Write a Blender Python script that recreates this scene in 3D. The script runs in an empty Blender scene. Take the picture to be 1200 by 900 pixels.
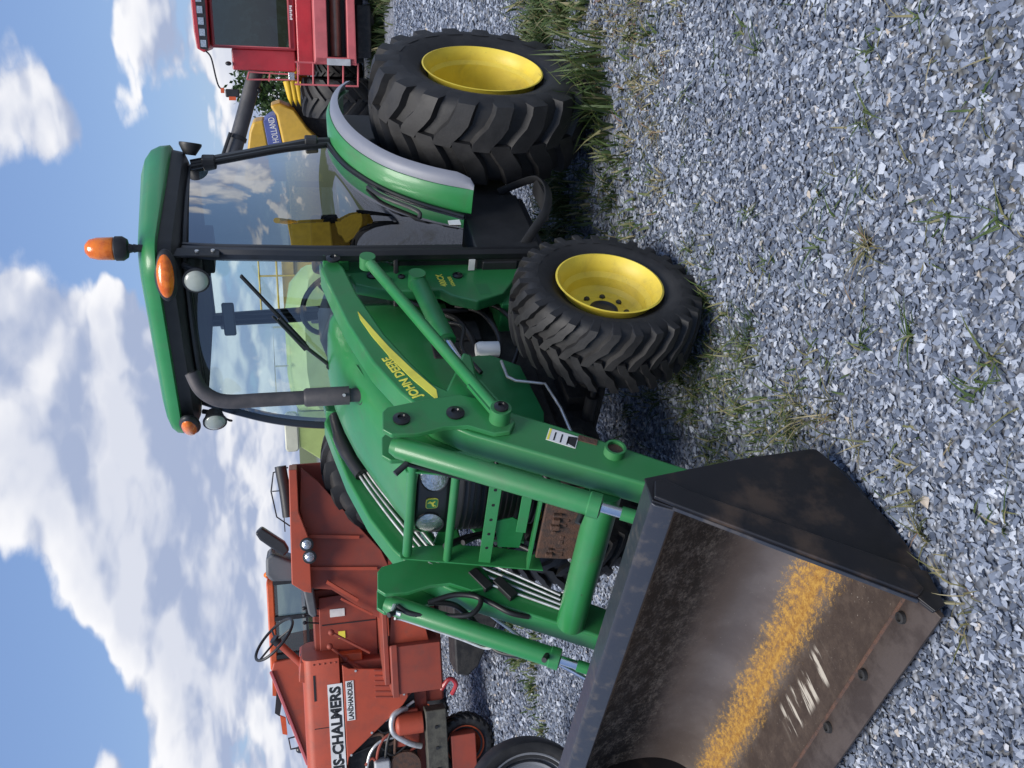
import bpy, bmesh, math, random
import numpy as np
from mathutils import Vector, Matrix
random.seed(7); RNG = np.random.default_rng(11)
scn = bpy.context.scene
COL = scn.collection
R = math.radians

# ------------------------------------------------------------------ camera (a phone held sideways, so the picture lies on its side)
CAMP = Vector((4.7346, 2.7265, 1.7170)); YAW, PIT, ROLL, FPX = -2.435351, 0.244497, -0.052897, 1020.0
dv = Vector((math.cos(YAW)*math.cos(PIT), math.sin(YAW)*math.cos(PIT), -math.sin(PIT)))
rv = dv.cross(Vector((0, 0, 1))).normalized(); uv = rv.cross(dv)
rv, uv = math.cos(ROLL)*rv + math.sin(ROLL)*uv, -math.sin(ROLL)*rv + math.cos(ROLL)*uv
cd = bpy.data.cameras.new('camera'); cam = bpy.data.objects.new('camera', cd); COL.objects.link(cam)
cx, cy, cz = -uv, rv, -dv
cam.matrix_world = Matrix(((cx.x, cy.x, cz.x, CAMP.x), (cx.y, cy.y, cz.y, CAMP.y), (cx.z, cy.z, cz.z, CAMP.z), (0, 0, 0, 1)))
cd.sensor_fit = 'HORIZONTAL'; cd.sensor_width = 36; cd.lens = 36*FPX/1200; cd.clip_start = .05; cd.clip_end = 3000
scn.camera = cam

# ------------------------------------------------------------------ sun and sky
SUN_AZ, SUN_EL = R(30), R(66)          # direction towards the sun
sd = bpy.data.lights.new('sun', 'SUN'); sd.energy = 2.9; sd.angle = R(30); sd.color = (1, .95, .88)
so = bpy.data.objects.new('sun', sd); COL.objects.link(so)
sv = Vector((math.cos(SUN_AZ)*math.cos(SUN_EL), math.sin(SUN_AZ)*math.cos(SUN_EL), math.sin(SUN_EL)))
so.rotation_euler = sv.to_track_quat('Z', 'Y').to_euler()
scn.view_settings.view_transform = 'Standard'; scn.view_settings.look = 'None'
scn.view_settings.exposure = 0.55; scn.view_settings.gamma = 1

def N(nt, typ, **kw):
    n = nt.nodes.new(typ)
    for k, v in kw.items():
        if hasattr(n, k) and k not in n.inputs: setattr(n, k, v)
        else: n.inputs[k].default_value = v
    return n
def M_(nt, op, a, b=None, c=None):
    n = nt.nodes.new('ShaderNodeMath'); n.operation = op
    for i, x in enumerate((a, b, c)):
        if x is None: continue
        if isinstance(x, (int, float)): n.inputs[i].default_value = x
        else: nt.links.new(x, n.inputs[i])
    return n.outputs[0]
def mixc(nt, fac, a, b, typ='MIX'):
    n = nt.nodes.new('ShaderNodeMix'); n.data_type = 'RGBA'; n.blend_type = typ
    for s, x in ((0, fac), (6, a), (7, b)):
        if isinstance(x, (int, float)): n.inputs[s].default_value = x
        elif isinstance(x, tuple): n.inputs[s].default_value = (*x[:3], 1)
        else: nt.links.new(x, n.inputs[s])
    return n.outputs[2]
def smooth(nt, x, lo, hi, a=0., b=1.):
    n = nt.nodes.new('ShaderNodeMapRange'); n.interpolation_type = 'SMOOTHSTEP'
    nt.links.new(x, n.inputs[0])
    for i, v in ((1, lo), (2, hi), (3, a), (4, b)): n.inputs[i].default_value = v
    return n.outputs[0]

W = bpy.data.worlds.new('World'); scn.world = W; W.use_nodes = True
nt = W.node_tree; nt.nodes.clear(); L = nt.links.new
sky = N(nt, 'ShaderNodeTexSky'); sky.sky_type = 'NISHITA'; sky.sun_disc = False
sky.sun_elevation = SUN_EL; sky.sun_rotation = math.pi/2 - SUN_AZ; sky.air_density = 1.0; sky.dust_density = .6; sky.ozone_density = 2.2
tc = N(nt, 'ShaderNodeTexCoord'); sep = N(nt, 'ShaderNodeSeparateXYZ'); L(tc.outputs['Generated'], sep.inputs[0])
zz = M_(nt, 'ADD', M_(nt, 'MAXIMUM', sep.outputs[2], 0.0), .30)
cmb = N(nt, 'ShaderNodeCombineXYZ'); L(M_(nt, 'DIVIDE', sep.outputs[0], zz), cmb.inputs[0]); L(M_(nt, 'DIVIDE', sep.outputs[1], zz), cmb.inputs[1])
def cnoise(off, scale, detail, rough):
    ad = N(nt, 'ShaderNodeVectorMath', operation='ADD'); L(cmb.outputs[0], ad.inputs[0]); ad.inputs[1].default_value = off
    n = N(nt, 'ShaderNodeTexNoise', Scale=scale, Detail=detail, Roughness=rough); L(ad.outputs[0], n.inputs['Vector'])
    return n.outputs[0]
def puff(off):
    ad = N(nt, 'ShaderNodeVectorMath', operation='ADD'); L(cmb.outputs[0], ad.inputs[0]); ad.inputs[1].default_value = off
    wn = N(nt, 'ShaderNodeTexNoise', Scale=3.2, Detail=3., Roughness=.6); L(ad.outputs[0], wn.inputs['Vector'])
    mv = N(nt, 'ShaderNodeVectorMath', operation='MULTIPLY_ADD'); L(wn.outputs['Color'], mv.inputs[0]); mv.inputs[1].default_value = (.42, .42, 0); L(ad.outputs[0], mv.inputs[2])
    v = N(nt, 'ShaderNodeTexVoronoi', feature='F1', Scale=2.1, Detail=2., Roughness=.5, Lacunarity=2.3); L(mv.outputs[0], v.inputs['Vector'])
    return v.outputs['Distance']
def cloudfield(off, det):
    n = cnoise(off, 1.15, det, .54)
    return M_(nt, 'ADD', n, M_(nt, 'MULTIPLY', M_(nt, 'SUBTRACT', .48, puff(off)), .34))
c1 = cloudfield((3.1, 1.7, .4), 10)
c2 = cloudfield((3.1+.085, 1.7+.06, .4), 5)
big = cnoise((7.7, 2.2, .9), .42, 2, .5)
cov = M_(nt, 'ADD', c1, M_(nt, 'MULTIPLY', M_(nt, 'SUBTRACT', big, .5), .55))
for (bx_, by_, bz_, rad, amp) in ((-.60, -.752, .20, .26, .16), (-.79, -.58, .16, .17, .15), (-.52, -.83, .14, .2, .12), (-.93, -.36, .08, .16, .16),
                                  (-.895, -.40, .197, .06, .16), (-.70, -.66, .27, .09, .10), (-.88, -.38, .27, .11, .15), (-.79, -.54, .275, .07, .13), (-.87, -.46, .16, .12, -.30), (-.56, -.79, .29, .10, -.28), (-.76, -.60, .255, .06, -.12), (-.5, -.84, .235, .09, -.30)):
    ds = N(nt, 'ShaderNodeVectorMath', operation='DISTANCE'); L(tc.outputs['Generated'], ds.inputs[0]); ds.inputs[1].default_value = (bx_, by_, bz_)
    cov = M_(nt, 'ADD', cov, smooth(nt, ds.outputs['Value'], 0, rad*1.5, amp, 0))
cov = M_(nt, 'ADD', cov, .092)
mask = smooth(nt, cov, .50, .58)
lit = smooth(nt, M_(nt, 'SUBTRACT', c1, c2), -.09, .10)
thick = smooth(nt, cov, .56, .86)
lit2 = M_(nt, 'MULTIPLY', lit, M_(nt, 'SUBTRACT', 1.0, M_(nt, 'MULTIPLY', thick, .45)))
ccol = mixc(nt, lit2, (2.7, 3.2, 4.5), (6.7, 6.7, 6.9))
skyc = mixc(nt, mask, mixc(nt, .6, sky.outputs[0], (1.45, 2.35, 4.7)), ccol)
bg = N(nt, 'ShaderNodeBackground', Strength=.1); L(skyc, bg.inputs['Color'])
wo = N(nt, 'ShaderNodeOutputWorld'); L(bg.outputs[0], wo.inputs[0])

# ------------------------------------------------------------------ materials
MATS = {}
def mat(name, col, rough=.5, metal=0., col2=None, nscale=8., contrast=(.4, .65), bump=0., bscale=60., coat=0., dust=0., dustcol=(.30, .28, .25), spec=.5, rvar=.0, chips=0., chipcol=(.05, .035, .028)):
    if name in MATS: return MATS[name]
    m = bpy.data.materials.new(name); m.use_nodes = True; nt = m.node_tree; L = nt.links.new
    b = nt.nodes['Principled BSDF']; b.inputs['Roughness'].default_value = rough; b.inputs['Metallic'].default_value = metal
    b.inputs['Coat Weight'].default_value = coat; b.inputs['Coat Roughness'].default_value = .12; b.inputs['Specular IOR Level'].default_value = spec
    tc = N(nt, 'ShaderNodeTexCoord')
    n1 = N(nt, 'ShaderNodeTexNoise', Scale=nscale, Detail=6., Roughness=.62); L(tc.outputs['Object'], n1.inputs['Vector'])
    c = mixc(nt, smooth(nt, n1.outputs[0], *contrast), col, col2 if col2 else tuple(x*.82 for x in col))
    if dust:
        n2 = N(nt, 'ShaderNodeTexNoise', Scale=nscale*.45, Detail=8., Roughness=.7); L(tc.outputs['Object'], n2.inputs['Vector'])
        geo = N(nt, 'ShaderNodeNewGeometry'); sp = N(nt, 'ShaderNodeSeparateXYZ'); L(geo.outputs['Normal'], sp.inputs[0])
        up = smooth(nt, sp.outputs[2], -.2, 1., .35, 1.)
        df = M_(nt, 'MULTIPLY', M_(nt, 'MULTIPLY', smooth(nt, n2.outputs[0], .38, .75), dust), up)
        c = mixc(nt, df, c, dustcol)
        L(M_(nt, 'ADD', rough, M_(nt, 'MULTIPLY', df, .6)), b.inputs['Roughness'])
    elif rvar:
        L(M_(nt, 'ADD', rough-rvar/2, M_(nt, 'MULTIPLY', n1.outputs[0], rvar)), b.inputs['Roughness'])
    if chips:
        n4 = N(nt, 'ShaderNodeTexNoise', Scale=38., Detail=7., Roughness=.75); L(tc.outputs['Object'], n4.inputs['Vector'])
        n5 = N(nt, 'ShaderNodeTexNoise', Scale=3.1, Detail=3.); L(tc.outputs['Object'], n5.inputs['Vector'])
        c = mixc(nt, M_(nt, 'MULTIPLY', smooth(nt, M_(nt, 'ADD', n4.outputs[0], M_(nt, 'MULTIPLY', n5.outputs[0], .35)), .86, .91), chips), c, chipcol)
        n6 = N(nt, 'ShaderNodeTexNoise', Scale=6.5, Detail=9., Roughness=.72, Distortion=.6); L(tc.outputs['Object'], n6.inputs['Vector'])
        c = mixc(nt, smooth(nt, n6.outputs[0], .50, .78, 0., .42*chips), c, mixc(nt, .5, chipcol, (.12, .11, .09)))
    L(c, b.inputs['Base Color'])
    if bump:
        n3 = N(nt, 'ShaderNodeTexNoise', Scale=bscale, Detail=5., Roughness=.6); L(tc.outputs['Object'], n3.inputs['Vector'])
        bp = N(nt, 'ShaderNodeBump', Strength=bump, Distance=.01); L(n3.outputs[0], bp.inputs['Height']); L(bp.outputs[0], b.inputs['Normal'])
    MATS[name] = m; return m
def glassmat(name, tint, refl=1.0, rough=0.0):
    m = bpy.data.materials.new(name); m.use_nodes = True; nt = m.node_tree; nt.nodes.clear(); L = nt.links.new
    t = N(nt, 'ShaderNodeBsdfTransparent', Color=(*tint, 1)); g = N(nt, 'ShaderNodeBsdfGlossy', Roughness=rough, Color=(1, 1, 1, 1))
    lw = N(nt, 'ShaderNodeLayerWeight', Blend=.5); mx = N(nt, 'ShaderNodeMixShader')
    fr = M_(nt, 'ADD', .043, M_(nt, 'MULTIPLY', M_(nt, 'POWER', lw.outputs['Facing'], 5.), .95))
    L(M_(nt, 'MINIMUM', M_(nt, 'MULTIPLY', fr, refl), .9), mx.inputs[0]); L(t.outputs[0], mx.inputs[1]); L(g.outputs[0], mx.inputs[2])
    o = N(nt, 'ShaderNodeOutputMaterial'); L(mx.outputs[0], o.inputs[0]); MATS[name] = m; return m

GREEN = mat('green_paint', (.020, .190, .050), .38, col2=(.025, .210, .060), nscale=3, coat=.2, dust=.30, dustcol=(.15, .23, .15), bump=.02, bscale=14, chips=.8)
GREEN_D = mat('green_paint_worn', (.012, .155, .042), .42, col2=(.016, .175, .052), nscale=9, dust=.34, dustcol=(.17, .21, .15), bump=.05, bscale=40)
YEL = mat('wheel_yellow', (.82, .64, .065), .42, col2=(.74, .56, .055), nscale=5, dust=.22, dustcol=(.42, .33, .16), chips=.7, chipcol=(.12, .08, .04))
DECY = mat('decal_yellow', (.88, .80, .10), .4)
BLK = mat('black_plastic', (.014, .015, .017), .48, col2=(.02, .021, .023), nscale=12, dust=.12, dustcol=(.10, .10, .10))
BLKS = mat('black_satin', (.010, .011, .013), .3, nscale=6, dust=.08, dustcol=(.1, .1, .1))
DARK = mat('grimy_engine', (.012, .012, .013), .7, col2=(.030, .028, .026), nscale=14, bump=.4, bscale=30)
RUB = mat('tyre_rubber', (.009, .009, .010), .58, col2=(.016, .016, .017), nscale=10, dust=.42, dustcol=(.070, .067, .064), bump=.12, bscale=90)
HOSE = mat('hose_rubber', (.012, .012, .013), .45)
CHROME = mat('chrome_rod', (.62, .63, .66), .16, 1.0)
STEEL = mat('steel_line', (.62, .63, .63), .38, .6, col2=(.45, .45, .44), nscale=20)
IRON = mat('grey_exhaust', (.055, .052, .056), .55, .2, col2=(.09, .08, .08), nscale=7, dust=.2)
RUST = mat('rusty_iron', (.10, .050, .032), .75, col2=(.055, .035, .028), nscale=25, bump=.5, bscale=120)
LENS_W = mat('lamp_lens_pale', (.42, .45, .39), .22, coat=.5)
LENS_C = mat('headlamp_clear', (.60, .62, .64), .08, .75, col2=(.38, .40, .42), nscale=45, bump=.5, bscale=80, coat=1.)
LENS_O = mat('amber_lens', (.85, .20, .010), .2, col2=(.62, .11, .004), nscale=22, coat=.6, bump=.15, bscale=60)
WHITE = mat('white_label', (.78, .78, .76), .5)
GREYF = mat('grey_fender', (.19, .205, .25), .45, col2=(.20, .21, .25), nscale=6, dust=.2)
SEATM = mat('seat_vinyl', (.055, .057, .062), .55, nscale=10, bump=.1)
LINER = mat('cab_lining', (.045, .048, .055), .8)
ACRED = mat('faded_orange_red', (.43, .070, .032), .5, col2=(.35, .062, .032), nscale=3.5, dust=.22, dustcol=(.24, .10, .07), bump=.03, bscale=12, chips=1.)
ACDRK = mat('faded_red_dull', (.31, .055, .031), .6, col2=(.24, .050, .033), nscale=5, dust=.30, dustcol=(.16, .09, .07), chips=1.)
ACORG = mat('bright_orange', (.62, .10, .025), .45, nscale=6, dust=.2)
CASER = mat('combine_red', (.42, .025, .035), .4, nscale=3, coat=.3, dust=.2, dustcol=(.4, .16, .15), chips=.6)
CASEP = mat('combine_red_faded', (.55, .12, .13), .5, nscale=4, dust=.3, dustcol=(.45, .25, .22))
NHY = mat('harvester_yellow', (.62, .38, .05), .45, nscale=3, dust=.3, dustcol=(.5, .38, .18))
NHY2 = mat('yellow_points', (.78, .50, .03), .45, nscale=3)
NHB = mat('blue_band', (.10, .13, .36), .5, nscale=4)
CLAAS = mat('pale_green_paint', (.38, .48, .16), .5, nscale=2, dust=.2, dustcol=(.5, .5, .4))
CLW = mat('cream_panel', (.62, .62, .48), .5, nscale=3)
WOOD = mat('weathered_grey_bar', (.085, .082, .066), .75, col2=(.05, .048, .04), nscale=12, bump=.3)
GREYB = mat('grey_box', (.45, .46, .48), .5)
GREYST = mat('grey_seat', (.105, .115, .125), .55, nscale=8, dust=.2)
GLASS = glassmat('cab_glass', (.80, .89, .90), 2.6)
GLASSD = glassmat('cab_glass_side', (.085, .11, .115), 5.0)
GLASSB = glassmat('dark_glass', (.45, .52, .52), 1.8)
MIRR = mat('mirror_dark', (.03, .03, .032), .3)
BPAINT = mat('bucket_black', (.007, .007, .009), .36, col2=(.060, .040, .028), nscale=4.5, contrast=(.50, .68), dust=.25, dustcol=(.07, .055, .045), bump=.06, bscale=30)
BEDGE = mat('cutting_edge_steel', (.085, .065, .055), .5, .3, col2=(.05, .036, .03), nscale=10, contrast=(.4, .62), rvar=.2, bump=.15, bscale=50)
BRIM = mat('bucket_rim_steel', (.040, .044, .056), .38, .35, col2=(.095, .085, .08), nscale=16, contrast=(.5, .72), rvar=.3, bump=.08, bscale=40)

def bucket_material():
    m = bpy.data.materials.new('bucket_worn_inside'); m.use_nodes = True; nt = m.node_tree; L = nt.links.new
    b = nt.nodes['Principled BSDF']
    at = N(nt, 'ShaderNodeAttribute'); at.attribute_name = 'prof'; s = at.outputs['Fac']
    tc = N(nt, 'ShaderNodeTexCoord')
    def noise(scale, det, sc=(1, 1, 1), rough=.6):
        mp = N(nt, 'ShaderNodeMapping'); mp.inputs['Scale'].default_value = sc; L(tc.outputs['Object'], mp.inputs[0])
        n = N(nt, 'ShaderNodeTexNoise', Scale=scale, Detail=det, Roughness=rough); L(mp.outputs[0], n.inputs['Vector']); return n.outputs[0]
    sp3 = N(nt, 'ShaderNodeSeparateXYZ'); L(tc.outputs['Object'], sp3.inputs[0])
    cv = N(nt, 'ShaderNodeCombineXYZ'); L(M_(nt, 'MULTIPLY', s, 2.1), cv.inputs[0]); L(M_(nt, 'MULTIPLY', sp3.outputs[1], 1.25), cv.inputs[1])
    def pn(scale, det, rough):
        n = N(nt, 'ShaderNodeTexNoise', Scale=scale, Detail=det, Roughness=rough); L(cv.outputs[0], n.inputs['Vector']); return n.outputs[0]
    n1 = noise(3.5, 8); n2 = noise(14, 9, (1, 1, 1), .75); n3 = noise(30, 8, (.5, 2.2, .5), .75); n4 = noise(70, 6, (.6, 1.6, .6), .7)
    wob = M_(nt, 'ADD', s, M_(nt, 'MULTIPLY', M_(nt, 'SUBTRACT', pn(7, 8, .7), .5), .14))
    n5 = pn(46, 7, .8); n6 = pn(9, 8, .75)
    back = mixc(nt, smooth(nt, M_(nt, 'ADD', M_(nt, 'MULTIPLY', n6, .5), M_(nt, 'MULTIPLY', n5, .5)), .46, .66), (.013, .012, .012), (.23, .20, .165))
    mid = mixc(nt, smooth(nt, n1, .35, .65), (.105, .083, .072), (.150, .125, .112))
    flo = mixc(nt, smooth(nt, n2, .4, .7), (.055, .038, .030), (.10, .072, .055))
    c = mixc(nt, smooth(nt, wob, .26, .42), back, mid)
    c = mixc(nt, smooth(nt, wob, .66, .76), c, flo)
    wob2 = M_(nt, 'ADD', s, M_(nt, 'MULTIPLY', M_(nt, 'SUBTRACT', n1, .5), .10))
    band = M_(nt, 'MULTIPLY', smooth(nt, wob2, .44, .63), smooth(nt, wob2, .635, .86, 1., 0.))
    streak = M_(nt, 'MULTIPLY', smooth(nt, wob2, .635, .648), smooth(nt, wob2, .652, .672, 1., 0.))
    band = M_(nt, 'ADD', band, M_(nt, 'MULTIPLY', streak, .22))
    nf = pn(120, 5, .8); nm = pn(26, 6, .7)
    rust = mixc(nt, smooth(nt, M_(nt, 'ADD', M_(nt, 'MULTIPLY', nm, .6), M_(nt, 'MULTIPLY', nf, .4)), .40, .62), (.28, .125, .022), (.54, .31, .060))
    bf = smooth(nt, M_(nt, 'ADD', M_(nt, 'MULTIPLY', band, .42), M_(nt, 'ADD', M_(nt, 'MULTIPLY', nm, .5), M_(nt, 'MULTIPLY', nf, .5))), .77, .94)
    c = mixc(nt, M_(nt, 'MULTIPLY', bf, .92), c, rust)
    scr = M_(nt, 'MULTIPLY', smooth(nt, noise(4.2, 5, (.8, 9, .8), .55), .55, .60), M_(nt, 'MULTIPLY', smooth(nt, s, .74, .77), smooth(nt, s, .84, .87, 1., 0.)))
    sp2 = N(nt, 'ShaderNodeSeparateXYZ'); L(tc.outputs['Object'], sp2.inputs[0])
    scr = M_(nt, 'MULTIPLY', scr, M_(nt, 'MULTIPLY', smooth(nt, sp2.outputs[1], .28, .36, 1., 0.), smooth(nt, sp2.outputs[1], -.12, -.05)))
    c = mixc(nt, scr, c, (.55, .50, .42))
    c = mixc(nt, smooth(nt, noise(120, 2), .70, .76), c, (.30, .26, .22))
    L(c, b.inputs['Base Color']); b.inputs['Metallic'].default_value = .25
    rr = M_(nt, 'ADD', M_(nt, 'SUBTRACT', .62, M_(nt, 'MULTIPLY', M_(nt, 'MULTIPLY', smooth(nt, wob, .3, .45), smooth(nt, wob, .55, .65, 1., 0.)), .22)), M_(nt, 'MULTIPLY', bf, .2))
    L(rr, b.inputs['Roughness'])
    bp = N(nt, 'ShaderNodeBump', Strength=.25, Distance=.004); L(n2, bp.inputs['Height']); L(bp.outputs[0], b.inputs['Normal'])
    return m
BIN = bucket_material()

def island_mat(name, ramp, rough, extra=None):
    m = bpy.data.materials.new(name); m.use_nodes = True; nt = m.node_tree; L = nt.links.new
    b = nt.nodes['Principled BSDF']; b.inputs['Roughness'].default_value = rough
    g = N(nt, 'ShaderNodeNewGeometry'); cr = N(nt, 'ShaderNodeValToRGB'); L(g.outputs['Random Per Island'], cr.inputs[0])
    e = cr.color_ramp.elements
    while len(e) < len(ramp): e.new(.5)
    for el, (p, c) in zip(e, ramp): el.position = p; el.color = (*c, 1)
    c = cr.outputs[0]
    tc = N(nt, 'ShaderNodeTexCoord')
    if extra == 'stone':
        n = N(nt, 'ShaderNodeTexNoise', Scale=140., Detail=4.); L(tc.outputs['Object'], n.inputs['Vector'])
        c = mixc(nt, .55, c, mixc(nt, n.outputs[0], (.6, .6, .6), (1.35, 1.35, 1.35)), 'MULTIPLY')
        n2 = N(nt, 'ShaderNodeTexNoise', Scale=1.1, Detail=5.); L(tc.outputs['Object'], n2.inputs['Vector'])
        c = mixc(nt, smooth(nt, n2.outputs[0], .35, .7, 0., .45), c, (.55, .58, .66), 'MULTIPLY')
    L(c, b.inputs['Base Color']); MATS[name] = m
    if extra == 'leaf':
        b.inputs['Subsurface Weight'].default_value = 0
        tr = N(nt, 'ShaderNodeBsdfTranslucent'); L(c, tr.inputs[0]); mx = N(nt, 'ShaderNodeMixShader', Fac=.3)
        L(b.outputs[0], mx.inputs[1]); L(tr.outputs[0], mx.inputs[2]); L(mx.outputs[0], nt.nodes['Material Output'].inputs[0])
    return m
STONE = island_mat('crushed_stone', [(0, (.060, .076, .110)), (.30, (.120, .145, .195)), (.62, (.215, .248, .315)), (.86, (.335, .37, .43)), (.975, (.50, .53, .58)), (1, (.44, .38, .31))], .8, 'stone')
BLADE = island_mat('grass_blades', [(0, (.034, .066, .017)), (.45, (.066, .112, .027)), (.75, (.115, .14, .048)), (1, (.28, .24, .13))], .55, 'leaf')
BLADED = island_mat('dry_blades', [(0, (.07, .09, .03)), (.4, (.17, .16, .07)), (.8, (.33, .29, .17)), (1, (.20, .09, .06))], .6, 'leaf')
LEAF = island_mat('tree_leaves', [(0, (.02, .05, .012)), (1, (.07, .12, .03))], .55, 'leaf')

# ------------------------------------------------------------------ geometry helpers: each returns (verts, faces)
def box(x0, x1, y0, y1, z0, z1):
    v = [(x, y, z) for x in (x0, x1) for y in (y0, y1) for z in (z0, z1)]
    return v, [(0, 1, 3, 2), (4, 6, 7, 5), (0, 4, 5, 1), (2, 3, 7, 6), (0, 2, 6, 4), (1, 5, 7, 3)]
def obox(c, size, rot=(0, 0, 0)):
    from mathutils import Euler
    m = Euler(rot).to_matrix(); h = [s/2 for s in size]
    v, f = box(-h[0], h[0], -h[1], h[1], -h[2], h[2])
    return [tuple(m @ Vector(p) + Vector(c)) for p in v], f
def prism(poly, lo, hi, axis='y'):
    def put(a, b, t): return {'y': (a, t, b), 'x': (t, a, b), 'z': (a, b, t)}[axis]
    n = len(poly); v = [put(a, b, lo) for a, b in poly] + [put(a, b, hi) for a, b in poly]
    return v, [tuple(range(n-1, -1, -1)), tuple(range(n, 2*n))] + [(i, (i+1) % n, n+(i+1) % n, n+i) for i in range(n)]
def frame_at(pts, i):
    p = [Vector(q) for q in pts]
    if i == 0: t = p[1]-p[0]
    elif i == len(p)-1: t = p[-1]-p[-2]
    else: t = (p[i+1]-p[i]).normalized() + (p[i]-p[i-1]).normalized()
    return t.normalized()
def spline(pts, k=6):
    p = [Vector(q) for q in pts]; out = []
    for i in range(len(p)-1):
        a, b, c, d = p[max(i-1, 0)], p[i], p[i+1], p[min(i+2, len(p)-1)]
        for j in range(k):
            t = j/k
            out.append(.5*((2*b) + (c-a)*t + (2*a-5*b+4*c-d)*t*t + (3*b-3*c+d-a)*t**3))
    out.append(p[-1]); return out
def tube(pts, r, n=10, cap=True, flat=None):
    pts = [Vector(q) for q in pts]; m = len(pts); rs = r if isinstance(r, (list, tuple)) else [r]*m
    v = []; f = []; t0 = frame_at(pts, 0)
    ref = Vector((0, 0, 1)) if abs(t0.z) < .9 else Vector((0, 1, 0))
    a = t0.cross(ref).normalized()
    for i in range(m):
        t = frame_at(pts, i); a = (a - t*a.dot(t)).normalized(); b = t.cross(a)
        for k in range(n):
            th = 2*math.pi*(k+.5)/n
            x, y = math.cos(th), math.sin(th)
            if flat: x *= flat[0]; y *= flat[1]
            v.append(tuple(pts[i] + rs[i]*(x*a + y*b)))
    for i in range(m-1):
        for k in range(n):
            f.append((i*n+k, i*n+(k+1) % n, (i+1)*n+(k+1) % n, (i+1)*n+k))
    if cap: f += [tuple(range(n-1, -1, -1)), tuple(range((m-1)*n, m*n))]
    return v, f
def bar(p0, p1, w, h, up=(0, 0, 1)):
    p0, p1 = Vector(p0), Vector(p1); t = (p1-p0).normalized(); s = t.cross(Vector(up)).normalized(); u = s.cross(t)
    v = [tuple(p + sx*w/2*s + sz*h/2*u) for p in (p0, p1) for sx in (-1, 1) for sz in (-1, 1)]
    return v, [(0, 1, 3, 2), (4, 6, 7, 5), (0, 4, 5, 1), (2, 3, 7, 6), (0, 2, 6, 4), (1, 5, 7, 3)]
def lathe(prof, c=(0, 0, 0), axis=(0, 1, 0), n=32, close=False, cap=True):
    ax = Vector(axis).normalized(); ref = Vector((0, 0, 1)) if abs(ax.z) < .9 else Vector((1, 0, 0))
    a = ax.cross(ref).normalized(); b = ax.cross(a); c = Vector(c); v = []; f = []; m = len(prof)
    for w, r in prof:
        for k in range(n):
            th = 2*math.pi*k/n; v.append(tuple(c + ax*w + r*(math.cos(th)*a + math.sin(th)*b)))
    for i in range(m if close else m-1):
        j = (i+1) % m
        for k in range(n): f.append((i*n+k, i*n+(k+1) % n, j*n+(k+1) % n, j*n+k))
    if not close and cap:
        if prof[0][1] > 1e-6: f.append(tuple(range(n-1, -1, -1)))
        if prof[-1][1] > 1e-6: f.append(tuple(range((m-1)*n, m*n)))
    return v, f
def cyl(p0, p1, r, n=20, r2=None):
    p0, p1 = Vector(p0), Vector(p1); d = p1-p0
    return lathe([(0, r), (d.length, r if r2 is None else r2)], p0, d, n)
def ell(c, rad, n=20, m=12, rot=None):
    v = []; f = []
    for i in range(m+1):
        ph = math.pi*i/m
        for k in range(n):
            th = 2*math.pi*k/n; p = Vector((rad[0]*math.sin(ph)*math.cos(th), rad[1]*math.sin(ph)*math.sin(th), rad[2]*math.cos(ph)))
            if rot: p = rot @ p
            v.append(tuple(p + Vector(c)))
    for i in range(m):
        for k in range(n): f.append((i*n+k, i*n+(k+1) % n, (i+1)*n+(k+1) % n, (i+1)*n+k))
    return v, f
def grid(fn, nu, nv):
    v = [fn(i/nu, j/nv) for j in range(nv+1) for i in range(nu+1)]
    return v, [(j*(nu+1)+i, j*(nu+1)+i+1, (j+1)*(nu+1)+i+1, (j+1)*(nu+1)+i) for j in range(nv) for i in range(nu)]
def loft(secs, cap=True):
    n = len(secs[0]); v = [p for s in secs for p in s]; f = []
    for i in range(len(secs)-1):
        for k in range(n): f.append((i*n+k, i*n+(k+1) % n, (i+1)*n+(k+1) % n, (i+1)*n+k))
    if cap: f += [tuple(range(n-1, -1, -1)), tuple(range((len(secs)-1)*n, len(secs)*n))]
    return v, f
def rrect(x0, x1, y0, y1, r, k=6):
    out = []
    for cx_, cy_, a0 in ((x1-r, y1-r, 0), (x0+r, y1-r, 90), (x0+r, y0+r, 180), (x1-r, y0+r, 270)):
        for i in range(k+1):
            a = R(a0+90*i/k); out.append((cx_+r*math.cos(a), cy_+r*math.sin(a)))
    return out
def join(gs):
    v = []; f = []
    for gv, gf in gs:
        o = len(v); v += gv; f += [tuple(i+o for i in q) for q in gf]
    return v, f
def xf(g, m): return [tuple(m @ Vector(p)) for p in g[0]], g[1]

def mk(name, g, m, parent=None, bevel=0., ang=38, loc=None, rot=None, solid=0., label=None):
    if isinstance(g, list): g = join(g)
    me = bpy.data.meshes.new(name); me.from_pydata([tuple(p) for p in g[0]], [], g[1])
    bm = bmesh.new(); bm.from_mesh(me); bmesh.ops.remove_doubles(bm, verts=bm.verts, dist=1e-5)
    bmesh.ops.recalc_face_normals(bm, faces=bm.faces); bm.to_mesh(me); bm.free()
    me.shade_smooth(); me.set_sharp_from_angle(angle=R(ang)); me.materials.append(m)
    o = bpy.data.objects.new(name, me); COL.objects.link(o)
    if parent: o.parent = parent
    if loc is not None: o.location = loc
    if rot is not None: o.rotation_euler = rot
    if solid:
        md = o.modifiers.new('thickness', 'SOLIDIFY'); md.thickness = solid; md.offset = 0
    if bevel:
        md = o.modifiers.new('edges', 'BEVEL'); md.width = bevel; md.segments = 2; md.limit_method = 'ANGLE'; md.angle_limit = R(40); md.harden_normals = True
    if label: o['label'] = label
    return o
def thing(name, label, cat, loc=(0, 0, 0), rz=0., group=None):
    o = bpy.data.objects.new(name, None); COL.objects.link(o); o.location = loc; o.rotation_euler = (0, 0, rz)
    o['label'] = label; o['category'] = cat; o.empty_display_size = .2
    if group: o['group'] = group
    return o
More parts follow.
